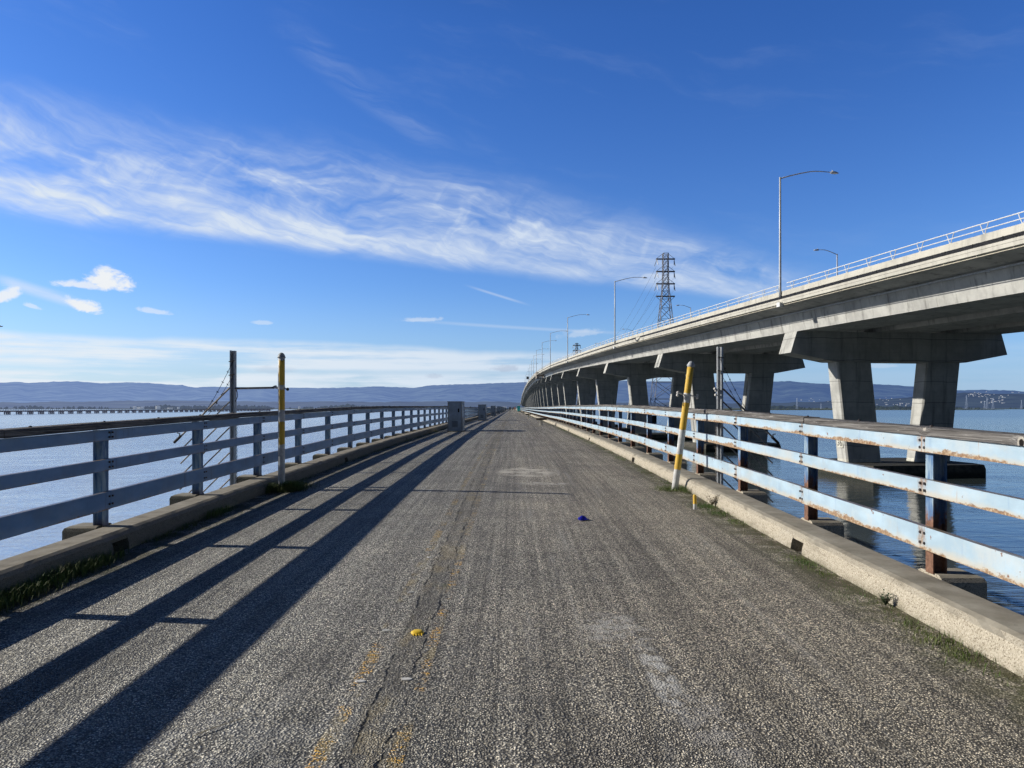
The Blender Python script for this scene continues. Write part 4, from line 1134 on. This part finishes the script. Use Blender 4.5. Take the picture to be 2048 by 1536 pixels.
# ------------------------------------------------------------------ pylons and wires
def make_pylon(name, loc, H, mat, thick, label, group, detail=True):
    """square lattice tower, four cross-arms, insulator strings"""
    root = empty(name, loc); tag(root, label, 'pylon', group)
    mb = MB(); k = H / 86.0
    levels = [(0, 10.6), (9, 9.5), (18, 8.45), (27, 7.4), (36, 6.4), (44, 5.5), (51, 4.7), (57, 3.85), (62, 3.2), (66.0, 2.55), (70.5, 2.2), (74.5, 2.05), (79, 2.0), (83, 2.0), (86, 1.9)]
    levels = [(a * k, b * k * 0.70) for a, b in levels]
    cs = [(-1, -1), (1, -1), (1, 1), (-1, 1)]
    for (z0, w0), (z1, w1) in zip(levels, levels[1:]):
        for j in range(4):
            a, b = cs[j], cs[(j + 1) % 4]
            mb.bar((a[0] * w0, a[1] * w0, z0), (a[0] * w1, a[1] * w1, z1), thick * 1.5)
            mb.bar((a[0] * w0, a[1] * w0, z0), (b[0] * w1, b[1] * w1, z1), thick)
            mb.bar((b[0] * w0, b[1] * w0, z0), (a[0] * w1, a[1] * w1, z1), thick)
            mb.bar((a[0] * w1, a[1] * w1, z1), (b[0] * w1, b[1] * w1, z1), thick)
    mb.build('tower', mat, root)
    arm = 5.1 * k * 1.06
    AL = 9.9 / 2 * k * 1.0
    zs = [83 * k, 76.4 * k, 69.9 * k, 63.3 * k]
    for n, z in enumerate(zs):
        mb = MB()
        L = 4.95 * k * 1.52 * 0.66 * 1.0
        L = AL * 1.0
        for yy in (-1.0, 1.0):
            mb.bar((-L, yy * 0.4 * k, z), (L, yy * 0.4 * k, z), thick * 3.0)
        for sx in (-1, 1):
            if n < 3: mb.bar((sx * 1.3 * k, 0, z + 2.9 * k), (sx * L, 0, z + 0.1), thick)
            else: mb.bar((sx * 2.0 * k, 0, z - 2.9 * k), (sx * L, 0, z - 0.1), thick)
        mb.build('crossarm', mat, root)
        if n < 3 and detail:
            for sx in (-1, 1):
                mb = MB()
                for dx, dy in ((0.35, -1.7), (-0.9, 1.7)):
                    a = Vector((sx * (L - 0.4 * k), 0, z - 0.2)); b = Vector((sx * (L - 0.4 * k) + dx * -sx, dy, z - 3.4 * k))
                    mb.tube([a, b], 0.17, 6)
                mb.build('insulator', M['insul'], root)
    mb = MB()
    for c in cs:
        mb.lathe([(1.3 * k, -6.5), (1.3 * k, 0.3)], (c[0] * 7.4 * k, c[1] * 7.4 * k, 0), 10)
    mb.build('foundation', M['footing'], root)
    return root
P1 = (78.6, 380.0); P2 = (82.5, 950.0)
make_pylon('pylon', (P1[0], P1[1], 3.0), 83.6, M['lattice'], 0.15, 'tall dark lattice pylon rising behind the bridge, the large one', 'pylons beyond the bridge')
make_pylon('pylon', (P2[0], P2[1], 3.0), 87.0, M['lattice'], 0.24, 'distant small lattice pylon just above the bridge railing', 'pylons beyond the bridge')
k1 = 83.6 / 86; k2 = 87 / 86
nm = ['upper', 'middle', 'lower']
for sx in (-1, 1):
    for n, z in enumerate((83, 76.4, 69.9)):
        a = Vector((P1[0] + sx * 4.5 * k1, P1[1] + 1.5, 3 + z * k1 - 3.3)); b = Vector((P2[0] + sx * 4.5 * k2, P2[1] - 1.5, 3 + z * k2 - 3.3))
        mb = MB(); pts = []
        for q in range(33):
            tt = q / 32; pp = a.lerp(b, tt); pp.z -= 4 * 27.0 * tt * (1 - tt); pts.append(pp)
        mb.tube(pts, 0.05, 4, caps=False)
        o = mb.build('power_line', M['wire'])
        tag(o, '%s power line on the %s side of the pylons, sagging down to the far pylon' % (nm[n], 'left' if sx < 0 else 'right'), 'power line', 'power lines strung between the two pylons')

# ------------------------------------------------------------------ water, land, hills, far shore
mb = MB(); gx = [-14000, -4000, -1200, -300, -60, 0, 60, 300, 1200, 4000, 14000]; gy = [-4000, -600, -60, 0, 60, 300, 1000, 3000, 9000, 16000]
mb.loft([[(x, y, 0.0) for x in gx] for y in gy], closed=False)
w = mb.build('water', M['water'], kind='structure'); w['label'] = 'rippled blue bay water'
def azel(px, py): return math.atan2(px - 1025, F), math.atan2(815 - py, math.hypot(F, px - 1025))
RIDGE = [(-1200, 762), (-500, 760), (-250, 768), (0, 765), (40, 764), (60, 766), (100, 763.5), (150, 762.3), (205, 766.5), (250, 765), (290, 765.5), (330, 768.5), (365, 770), (385, 775), (420, 773.5), (470, 774), (540, 776), (600, 775.5), (640, 776), (690, 775), (720, 774), (760, 773), (800, 774.5), (830, 775.5), (860, 770.5), (900, 769), (950, 768), (1000, 766), (1045, 764.5), (1100, 764), (1180, 763), (1250, 761.5), (1300, 763), (1400, 764.5), (1440, 764), (1500, 762), (1540, 763), (1580, 762), (1600, 764.5), (1655, 768), (1700, 767), (1755, 768.5), (1800, 771), (1830, 773), (1880, 777), (1925, 780.5), (1965, 779.5), (2000, 780.3), (2030, 781), (2050, 784), (2200, 781), (2500, 772), (3000, 768), (4200, 765)]
RID = sorted((azel(*p)[0], azel(*p)[1]) for p in RIDGE)
def ridge(az):
    return lerp_tab(RID, az) if RID[0][0] < az < RID[-1][0] else (RID[0][1] if az < 0 else RID[-1][1])
def hill_el(az, t):
    e = ridge(az); g = t ** 0.75
    n = mnoise.fractal(Vector((az * 22, t * 2.5, 1.7)), 0.9, 2.1, 5) * 0.0062 * math.sin(math.pi * min(1, t * 1.05)) 
    bumps = (mnoise.noise(Vector((az * 420, 3.3, 0))) * 0.0004 + mnoise.noise(Vector((az * 170, 9.3, 0))) * 0.0006) * t
    return e * g + n + bumps
def hill_pt(az, t, d0=6500.0, d1=15000.0):
    d = d0 + (d1 - d0) * t
    return (d * math.sin(az), d * math.cos(az), EYE + d * math.tan(hill_el(az, t)) if t > 0 else -5.0)
mb = MB(); rings = []; NA = 620
for j in range(15):
    t = j / 14
    rings.append([hill_pt(-1.05 + 2.1 * k / NA, t) for k in range(NA + 1)])
rings.append([(x * 1.06, y * 1.06, z - 260) for x, y, z in rings[-1]])
mb.loft(rings, closed=False)
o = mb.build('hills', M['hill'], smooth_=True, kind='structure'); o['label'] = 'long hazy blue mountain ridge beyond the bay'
# lower wooded foothills, darker, in front of the ridge
mb = MB(); rings = []
def foot_el(az):
    px = math.tan(az) * F + 1025
    base = lerp_tab([(-800, 806), (0, 805), (150, 803), (330, 801), (500, 803), (900, 803), (1060, 804), (1500, 806), (1650, 803), (1800, 796), (1900, 789), (1960, 786), (2050, 788), (2300, 795), (3000, 800)], px)
    e = math.atan2(815 - base, math.hypot(F, px - 1025))
    return e + mnoise.fractal(Vector((az * 30, 0, 7)), 0.9, 2.1, 4) * 0.0016 + mnoise.noise(Vector((az * 380, 0, 2))) * 0.0004
def foot_pt(az, t):
    d = 4600 + 1700 * t
    return (d * math.sin(az), d * math.cos(az), (EYE + d * math.tan(foot_el(az) * t)) if t > 0 else 0.3)
for j in range(6):
    rings.append([foot_pt(-1.0 + 2.0 * k / NA, j / 5) for k in range(NA + 1)])
rings.append([(x * 1.05, y * 1.05, -10) for x, y, z in rings[-1]])
mb.loft(rings, closed=False)
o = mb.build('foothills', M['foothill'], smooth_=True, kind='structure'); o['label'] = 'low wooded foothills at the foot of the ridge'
# flat shore land and the nearer marsh spit on the right
mb = MB(); front = []
for k in range(81):
    px = -1500 + 5200 * k / 80; az = math.atan2(px - 1025, F)
    yy = lerp_tab([(-1500, 3300), (0, 3100), (600, 2900), (1025, 2800), (1500, 2700), (2000, 3200), (3700, 3400)], px) + 60 * mnoise.noise(Vector((k * 0.6, 0, 0)))
    front.append((yy * math.tan(az), yy))
mb.loft([[(x, y, -0.5) for x, y in front], [(x, y + 12, 0.7) for x, y in front], [(x * 1.4, y * 1.4, 1.6) for x, y in front], [(x * 1.75, y * 1.75, 1.8) for x, y in front]], closed=False)
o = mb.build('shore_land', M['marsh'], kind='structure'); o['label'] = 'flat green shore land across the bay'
mb = MB(); rings = []
for off, z in ((0, -0.5), (5, 1.5), (25, 1.6), (170, 1.3), (185, -0.5)):
    rings.append([((lambda px, yy: ((px - 1025) / F * yy, yy + off, z * min(1.0, (2020 - px) / 30.0 + 0.05)))(1380 + 640 * k / 60, 2150 + 40 * mnoise.noise(Vector((k * 0.3, 1, 0))) + max(0, k - 45) * 6)) for k in range(61)])
mb.loft(rings, closed=False)
o = mb.build('marsh_spit', m_haze('dark_levee', (0.030, 0.026, 0.02), (0.08, 0.09, 0.11), (0.07, 0.075, 0.08), 0.35, 0.03, 0.4), kind='structure'); o['label'] = 'low dark levee spit lying in the water on the right'
# trees of the far shore: nobody could count them
mb = MB()
for i in range(3600):
    px = random.uniform(-500, 2500); d = random.uniform(3000, 4500)
    dens = mnoise.noise(Vector((px * 0.012, 4.4, 0))) + 0.35 + 0.3 * mnoise.noise(Vector((px * 0.06, 1.4, 0)))
    if px > 1500: dens -= 0.15
    if random.random() > dens + 0.25: continue
    x = (px - 1025) / F * d; h = random.uniform(8, 17) * (1.5 if random.random() < 0.06 else 1.0) * (0.75 + 0.5 * max(0, dens)); rw = h * random.uniform(0.25, 0.75)
    if px > 1500: h *= 0.8
    z0 = 0.5; n = 6; a0 = random.uniform(0, 6)
    rings = []
    for zf, rf in ((0, 0.25), (0.2, 0.9), (0.5, 1.0), (0.8, 0.6), (1.0, 0.1)):
        rings.append([(x + rw * rf * random.uniform(0.75, 1.2) * math.cos(a0 + 2 * math.pi * k / n), d + rw * rf * math.sin(a0 + 2 * math.pi * k / n), z0 + h * zf * random.uniform(0.94, 1.04)) for k in range(n)])
    mb.loft(rings)
o = mb.build('treeline', M['far_trees'], kind='stuff'); o['label'] = 'dark grey belt of trees along the far shore'

# rail trestle on the left
TX = -540.0; tz = EYE - 3.2
root = empty('rail_trestle', (TX, 900, 0)); tag(root, 'long low dark railway trestle standing in the water far to the left', 'trestle')
mb = MB(); mb.box(-2.4, 2.4, -420, 760, tz - 1.55, tz); mb.build('deck', M['trestle'], root)
mb = MB()
for x in (-2.3, 2.3):
    mb.box(x - 0.06, x + 0.06, -420, 760, tz + 1.05, tz + 1.2)
    for k in range(295): mb.box(x - 0.07, x + 0.07, -420 + k * 4.0, -420 + k * 4.0 + 0.2, tz + 0.001, tz + 1.04)
mb.build('handrail', M['trestle'], root)
bent = None
for k in range(62):
    if bent is None:
        mb = MB(); mb.box(-2.6, 2.6, -1.6, 1.6, -2.25, -1.56)
        for x in (-2.0, 0.5, 2.0):
            mb.box(x - 0.35, x + 0.35, -1.9, -0.9, -6.6, -2.251); mb.box(x - 0.35, x + 0.35, 0.9, 1.9, -6.6, -2.251)
        bent = mb.build('bent', M['trestle'], root); c = bent
    else:
        c = bent.copy(); COL.objects.link(c); c.parent = root
    c.location = (0, -412 + 18.9 * k, tz)

# buildings on the far shore and houses on the hillside
def house_mesh(w, d, h, roof, mats=('far_white', 'far_roof')):
    mb = MB(); mb.box(-w / 2, w / 2, -d / 2, d / 2, -3, h)
    mb.add([(-w / 2 - .4, -d / 2 - .4, h), (w / 2 + .4, -d / 2 - .4, h), (w / 2 + .4, d / 2 + .4, h), (-w / 2 - .4, d / 2 + .4, h), (-w / 2, 0, h + roof), (w / 2, 0, h + roof)], [(0, 1, 5, 4), (2, 3, 4, 5), (1, 2, 5), (3, 0, 4)], 1)
    return mb
root = empty('storage_tank', ((316 - 1025) / F * 2950, 2950, 1.0)); tag(root, 'white cylindrical storage tank on the far shore beyond the trestle', 'tank')
mb = MB(); mb.lathe([(8.8, -1), (8.8, 11.4)], (0, 0, 0), 24); mb.build('shell', M['far_white'], root, False)
mb = MB(); mb.lathe([(9.1, 11.401), (9.1, 11.7), (4, 12.6), (0.3, 13.0)], (0, 0, 0), 24); mb.build('roof', M['far_white'], root)
for (px, wpx, d, hh, lab_) in ((281, 12, 2900, 6, 'long low white building on the far shore left of the tank'), (270, 4, 3000, 9, 'small white building on the far shore behind the low white one'), (357, 3, 2950, 7, 'small white building on the far shore right of the tank'), (340, 18, 3150, 4, 'long pale shed on the far shore right of the tank'),
                               (988, 26, 2850, 6.5, 'long white shed on the far shore between the cabinets'), (1009, 9, 2850, 8, 'white building on the far shore at the end of the road'), (599, 3, 3000, 9, 'white building on the far shore right of the banded post'), (731, 3, 3000, 9, 'white building on the far shore in the middle of the left railing')):
    x = (px - 1025) / F * d; wm = wpx / F * d
    mb = MB(); mb.box(-wm / 2, wm / 2, -6, 6, -1, hh)
    root = empty('far_building', (x, d, 1.2)); tag(root, lab_, 'building')
    mb.build('wall', M['far_white'], root)
    mb = MB(); mb.add([(-wm / 2 - .5, -6.5, hh), (wm / 2 + .5, -6.5, hh), (wm / 2 + .5, 6.5, hh), (-wm / 2 - .5, 6.5, hh), (-wm / 2, 0, hh + 1.2), (wm / 2, 0, hh + 1.2)], [(0, 1, 5, 4), (2, 3, 4, 5), (1, 2, 5), (3, 0, 4), (3, 2, 1, 0)]); mb.build('roof', M['far_white'], root)
hm = house_mesh(9, 7, 3.4, 1.6)
hproto = hm.build('hillside_house', [M['far_white'], M['far_roof']])
spots = []
for cx, cy, sx, sy, n in ((1962, 791, 16, 5, 20), (2010, 794, 14, 4, 9), (1942, 789, 8, 2, 6), (1800, 809, 30, 3, 24), (1990, 803, 40, 5, 18), (2026, 784.5, 8, 1.0, 4), (1640, 802, 60, 4, 10), (1780, 800, 30, 4, 8)):
    for _ in range(n): spots.append((random.gauss(cx, sx * 0.6), random.gauss(cy, sy * 0.55)))
first = True
for px, py in spots:
    az, el = azel(px, py)
    if py > 812: continue
    fe = foot_el(az)
    if el < fe * 0.98:
        t = max(0.02, min(1.0, el / fe)); p = foot_pt(az, t); s_ = 0.8
    else:
        t = 0.05
        while t < 0.97 and hill_el(az, t) < el: t += 0.01
        p = hill_pt(az, t); s_ = 1.15
    o = hproto if first else hproto.copy()
    if not first: COL.objects.link(o)
    first = False
    o.location = (p[0], p[1], p[2] + 0.5); o.scale = (s_ * random.choice((0.5, 0.7, 0.9, 1.1, 2.4)), s_, s_ * random.uniform(0.5, 1.2)); o.rotation_euler = (0, 0, random.uniform(-0.6, 0.6))
    tag(o, 'tiny pale house among trees on the far hillside right of the road', 'house', 'pale houses scattered over the far hillside')
for (px, top, base, d, lab_) in ((1594, 795, 814, 3100, 'tiny pale pylon on the far shore between the first and second bridge piers'), (1933, 790, 811, 3100, 'tiny pale pylon on the far shore just right of the nearest pier'), (1969, 801, 811, 3200, 'smallest pale pylon on the far shore, left of a pair'),
                               (1974, 794, 811, 3150, 'tiny slender pylon on the far shore, right of a pair'), (1986, 795, 811, 3150, 'tiny pale pylon on the far shore right of the pair'), (2043, 799, 811, 3100, 'tiny pale pylon at the right edge of the far shore'), (1642, 806, 814, 3100, 'tiny pale pylon on the marsh shore left of the nearest pier')):
    H = (817 - top) / F * d
    make_pylon('shore_pylon', ((px - 1025) / F * d, d, 1.0), H, M['lattice_haze'], 0.15, lab_, 'tiny pylons on the far shore', False)
# a bird over the bay
mb = MB()
mb.loft([[(x, r * math.cos(a), r * math.sin(a)) for a in [math.pi * 2 * k / 8 for k in range(8)]] for x, r in ((-0.24, 0.01), (-0.16, 0.035), (0.0, 0.06), (0.14, 0.045), (0.2, 0.03), (0.27, 0.006))])
o = mb.build('bird', M['dark'], smooth_=True); o.location = (-69.5, 100.5, EYE + 11.0)
for s in (-1, 1):
    mb = MB(); mb.add([(0.10, s * 0.03, 0.03), (-0.08, s * 0.03, 0.03), (-0.06, s * 0.32, 0.12), (0.07, s * 0.30, 0.13), (-0.11, s * 0.62, 0.10)], [(0, 1, 2, 3), (3, 2, 4)]); mb.build('wing', M['dark'], o)
tag(o, 'small dark bird gliding over the bay at the far left', 'bird')

# ------------------------------------------------------------------ sky, sun
def make_world():
    w = bpy.data.worlds.new('World'); SC.world = w; w.use_nodes = True
    use(w.node_tree); nt = w.node_tree
    bg = nt.nodes['Background']
    sky = nd('ShaderNodeTexSky', sky_type='NISHITA'); sky.sun_disc = False
    sky.sun_elevation = SUN_EL; sky.sun_rotation = SUN_AZ
    sky.altitude = 10; sky.air_density = 1.0; sky.dust_density = 0.55; sky.ozone_density = 2.4
    D = nd('ShaderNodeTexCoord').outputs['Generated']
    dx, dy, dz = xyz(D)
    az = m('ARCTAN2', dx, dy); el = m('ARCSINE', dz)
    hs = nd('ShaderNodeHueSaturation'); put(hs.inputs['Color'], sky.outputs[0]); hs.inputs['Saturation'].default_value = 1.12; hs.inputs['Value'].default_value = 1.0
    base = mix(1.0, hs.outputs[0], mix(smooth(el, 0.10, 0.50), (0.74, 1.03, 1.60), (0.47, 0.84, 1.52)), 'MULTIPLY')
    # clouds live on the sphere: azimuth / elevation of the direction
    A = vec(az, el, 0)
    wob = noise(scl(A, (5, 9, 1)), 1.0, 4, 0.6, 0, True)
    wx, wy, wz = xyz(wob)
    azw = add(az, mul(sub(wx, 0.5), 0.10)); elw = add(el, mul(sub(wy, 0.5), 0.06))
    lo = add(add(0.1835, mul(az, -0.113)), mul(mul(az, az), -0.095))
    up = add(add(0.2778, mul(az, -0.194)), mul(mul(az, az), -0.223))
    lo = add(lo, mul(sub(noise(vec(mul(az, 7.0), 2.0, 0), 1.0, 3), 0.5), 0.02))
    t = div(sub(el, lo), sub(up, lo))
    tw = div(sub(elw, lo), sub(up, lo))
    # fibres fall to the right
    ca, sa = math.cos(0.22), math.sin(0.22)
    fu = add(mul(azw, ca), mul(elw, -sa)); fv = add(mul(azw, sa), mul(elw, ca))
    fib = noise(vec(mul(fu, 4.5), mul(fv, 38.0), 1.0), 1.0, 6, 0.62, 0.5)
    ca, sa = math.cos(0.5), math.sin(0.5)
    gu = add(mul(azw, ca), mul(elw, -sa)); gv = add(mul(azw, sa), mul(elw, ca))
    fib2 = noise(vec(mul(gu, 7.0), mul(gv, 30.0), 4.0), 1.0, 6, 0.58, 0.7)
    ca, sa = math.cos(-0.9), math.sin(-0.9)
    ku = add(mul(azw, ca), mul(elw, -sa)); kv = add(mul(azw, sa), mul(elw, ca))
    fib3 = noise(vec(mul(ku, 6.0), mul(kv, 30.0), 8.0), 1.0, 5, 0.55, 1.2)
    puffy = noise(vec(mul(azw, 6.5), mul(elw, 19.0), 2.5), 1.0, 4, 0.6, 0.6)
    body = mul(smooth(t, -0.14, 0.10), smooth(tw, 1.48, 0.50))
    lowstreak = mul(smooth(t, -0.12, 0.10), smooth(t, 0.55, 0.12))
    endf = smooth(add(az, mul(sub(puffy, 0.5), 0.25)), 0.52, 0.27)
    ridge_ = mul(smooth(ab(sub(tw, 0.66)), 0.50, 0.05), smooth(puffy, 0.36, 0.58))
    d1 = smooth(add(mul(fib, 0.62), add(mul(puffy, 0.42), mul(lowstreak, 0.12))), 0.42, 0.74)
    d2 = smooth(add(mul(fib2, 0.75), mul(puffy, 0.25)), 0.42, 0.68)
    d3 = smooth(add(mul(fib3, 0.75), mul(puffy, 0.25)), 0.45, 0.70)
    cir = mul(mul(body, endf), add(add(mul(d1, 0.48), mul(lowstreak, 0.24)), add(mul(ridge_, add(mul(d2, 0.42), mul(d3, 0.16))), add(mul(d2, 0.13), mul(d3, 0.16)))))
    cir = add(cir, mul(mul(body, endf), mul(smooth(puffy, 0.25, 0.55), 0.36)))
    fine = noise(vec(mul(fu, 5.5), mul(fv, 80.0), 11.0), 1.0, 5, 0.60, 0.25)
    fine2 = noise(vec(mul(gu, 8.0), mul(gv, 64.0), 14.0), 1.0, 4, 0.6, 1.0)
    cir = mul(cir, mul(smooth(fine, 0.30, 0.64, 0.56, 1.04), smooth(fine2, 0.30, 0.64, 0.80, 1.04)))
    # faint high wisps outside the band
    w1c = mul(mul(smooth(ab(div(sub(add(el, mul(az, 0.60)), 0.280), 0.032)), 1.0, 0.1), smooth(ab(div(add(az, 0.19), 0.15)), 1.0, 0.35)), smooth(fib, 0.40, 0.68))
    cir = mx(cir, mul(w1c, 0.14))
    veil = mul(smooth(noise(vec(mul(fu, 3.0), mul(fv, 15.0), 6.0), 1.0, 6, 0.6), 0.52, 0.80), mul(smooth(el, 0.10, 0.25), 0.10))
    cir = mx(cir, veil)
    # low stratus sheet above the hills
    st = noise(vec(mul(az, 3.2), mul(el, 60.0), 3.0), 1.0, 5, 0.58, 0.3)
    st2 = noise(vec(mul(az, 7.0), mul(el, 34.0), 5.0), 1.0, 6, 0.6, 0.2)
    topn = add(0.0865, mul(sub(noise(vec(mul(az, 5.0), 1.0, 0), 1.0, 4), 0.5), 0.022))
    topn = sub(topn, mul(smooth(az, -0.3, 0.1), 0.012))
    sheet = mul(smooth(sub(topn, el), -0.003, 0.010), smooth(az, 0.30, -0.02, 0.18, 1.0))
    gapb = smooth(ab(sub(el, add(0.046, mul(sub(st2, 0.5), 0.006)))), 0.0, 0.007, 0.50, 1.0)
    strat = mul(mul(sheet, gapb), smooth(add(mul(st, 0.6), mul(st2, 0.4)), 0.38, 0.55, 0.18, 0.98))
    contr = mul(smooth(ab(sub(el, add(0.108, mul(az, -0.06)))), 0.0035, 0.0), mul(smooth(ab(sub(az, 0.02)), 0.20, 0.05), 0.30))
    contr2 = mul(smooth(ab(sub(el, add(0.1445, mul(az, -0.30)))), 0.0028, 0.0), mul(smooth(ab(sub(az, -0.02)), 0.05, 0.01), 0.40))
    wl = mul(smooth(ab(sub(el, add(-0.0255, mul(az, -0.275)))), 0.010, 0.0), mul(smooth(ab(add(az, 0.57)), 0.05, 0.02), mul(smooth(fib, 0.35, 0.6), 0.6)))
    thin = mx(mx(contr, contr2), wl)
    cov = mx(mx(cir, strat), thin)
    # small fair-weather puffs
    pn = noise(scl(A, (55, 85, 1)), 1.0, 5, 0.66, 0.5)
    pn2 = noise(scl(A, (26, 40, 1)), 1.0, 4, 0.6)
    cum = None; shade = None
    for a0, e0, wa, we, tilt, dens in ((-0.500, 0.1460, 0.030, 0.0150, -0.05, 1.0), (-0.528, 0.1415, 0.034, 0.0065, 0.0, 0.8), (-0.524, 0.1165, 0.022, 0.0090, -0.25, 1.0), (-0.602, 0.1235, 0.017, 0.0100, 0.3, 0.9), (-0.576, 0.114, 0.010, 0.0040, -0.3, 0.5), (-0.4515, 0.1163, 0.022, 0.0045, -0.1, 0.5),
                                       (-0.3272, 0.1078, 0.013, 0.0035, 0, 0.35), (-0.1211, 0.1169, 0.032, 0.0040, 0.05, 0.40), (0.092, 0.0985, 0.030, 0.0075, 0.1, 0.30), (-0.0101, 0.0520, 0.026, 0.0065, 0, -0.5), (-0.106, 0.0415, 0.013, 0.0045, 0, -0.35), (-0.31, 0.047, 0.03, 0.006, 0, -0.22), (0.46, 0.05, 0.03, 0.004, 0, 0.2)):
        u = div(sub(az, a0), wa); v_ = div(sub(sub(el, e0), mul(sub(az, a0), tilt)), we)
        v_ = m('MULTIPLY', v_, smooth(v_, -0.4, 0.2, 1.5, 0.9))
        r = m('SQRT', add(mul(u, u), mul(v_, v_)))
        r = add(r, add(mul(sub(0.5, pn), 1.7), mul(sub(0.5, pn2), 1.0)))
        k = mul(smooth(r, 1.05, 0.42), abs(dens))
        if dens > 0:
            cum = k if cum is None else mx(cum, k)
        else:
            shade = k if shade is None else mx(shade, k)
    WARM = smooth(az, -0.7, 0.6)
    ccol = mix(WARM, (7.2, 8.0, 9.0), (5.6, 6.7, 8.6))
    lowc = mix(WARM, (7.9, 8.6, 9.3), (5.6, 6.9, 8.6))
    # pale haze toward the horizon
    hz = mul(smooth(el, 0.17, -0.02), 0.55)
    col = mix(hz, base, mix(WARM, (5.6, 7.4, 9.2), (3.3, 5.4, 8.8)))
    col = mix(mul(cir, 0.86), col, ccol)
    col = mix(strat, col, lowc)
    col = mix(thin, col, ccol)
    col = mix(cum, col, (8.6, 8.9, 9.2))
    col = mix(shade, col, (3.9, 4.7, 6.2))
    # dome dimmed overhead, to the sides and behind to weaken fill light in shadows
    dim = mul(smooth(el, 0.47, 0.75, 1.0, 0.08), smooth(ab(az), 0.85, 1.5, 1.0, 0.22))
    col = mix(1.0, col, vec(dim, dim, dim), 'MULTIPLY')
    put(bg.inputs['Color'], col); bg.inputs['Strength'].default_value = 0.10
    return w
make_world()
sd = bpy.data.lights.new('sun', 'SUN'); sd.energy = 5.0; sd.angle = math.radians(0.53); sd.color = (1.0, 0.94, 0.84)
so = bpy.data.objects.new('sun', sd); COL.objects.link(so)
sdir = Vector((math.sin(SUN_AZ) * math.cos(SUN_EL), math.cos(SUN_AZ) * math.cos(SUN_EL), math.sin(SUN_EL)))
so.rotation_euler = (-sdir).to_track_quat('-Z', 'Y').to_euler(); so.location = (-60, 10, 40)

# ------------------------------------------------------------------ camera
cd = bpy.data.cameras.new('camera'); cam = bpy.data.objects.new('camera', cd); COL.objects.link(cam)
cam.location = (0, 0, EYE); cam.rotation_euler = (math.radians(90), 0, 0)
cd.sensor_fit = 'HORIZONTAL'; cd.sensor_width = 36.0; cd.lens = 36.0 * F / 2048.0
cd.shift_y = (815 - 768) / 2048.0; cd.shift_x = -1.0 / 2048.0
cd.clip_start = 0.05; cd.clip_end = 40000
SC.camera = cam
SC.view_settings.view_transform = 'Standard'; SC.view_settings.look = 'None'; SC.view_settings.exposure = 0; SC.view_settings.gamma = 1
SC.cycles.max_bounces = 4; SC.cycles.diffuse_bounces = 2; SC.cycles.glossy_bounces = 3; SC.cycles.adaptive_threshold = 0.02
try:
    SC.cycles.use_denoising = True; SC.cycles.denoiser = 'OPENIMAGEDENOISE'; SC.cycles.denoising_input_passes = 'RGB_ALBEDO_NORMAL'; SC.cycles.denoising_prefilter = 'NONE'
except Exception:
    pass
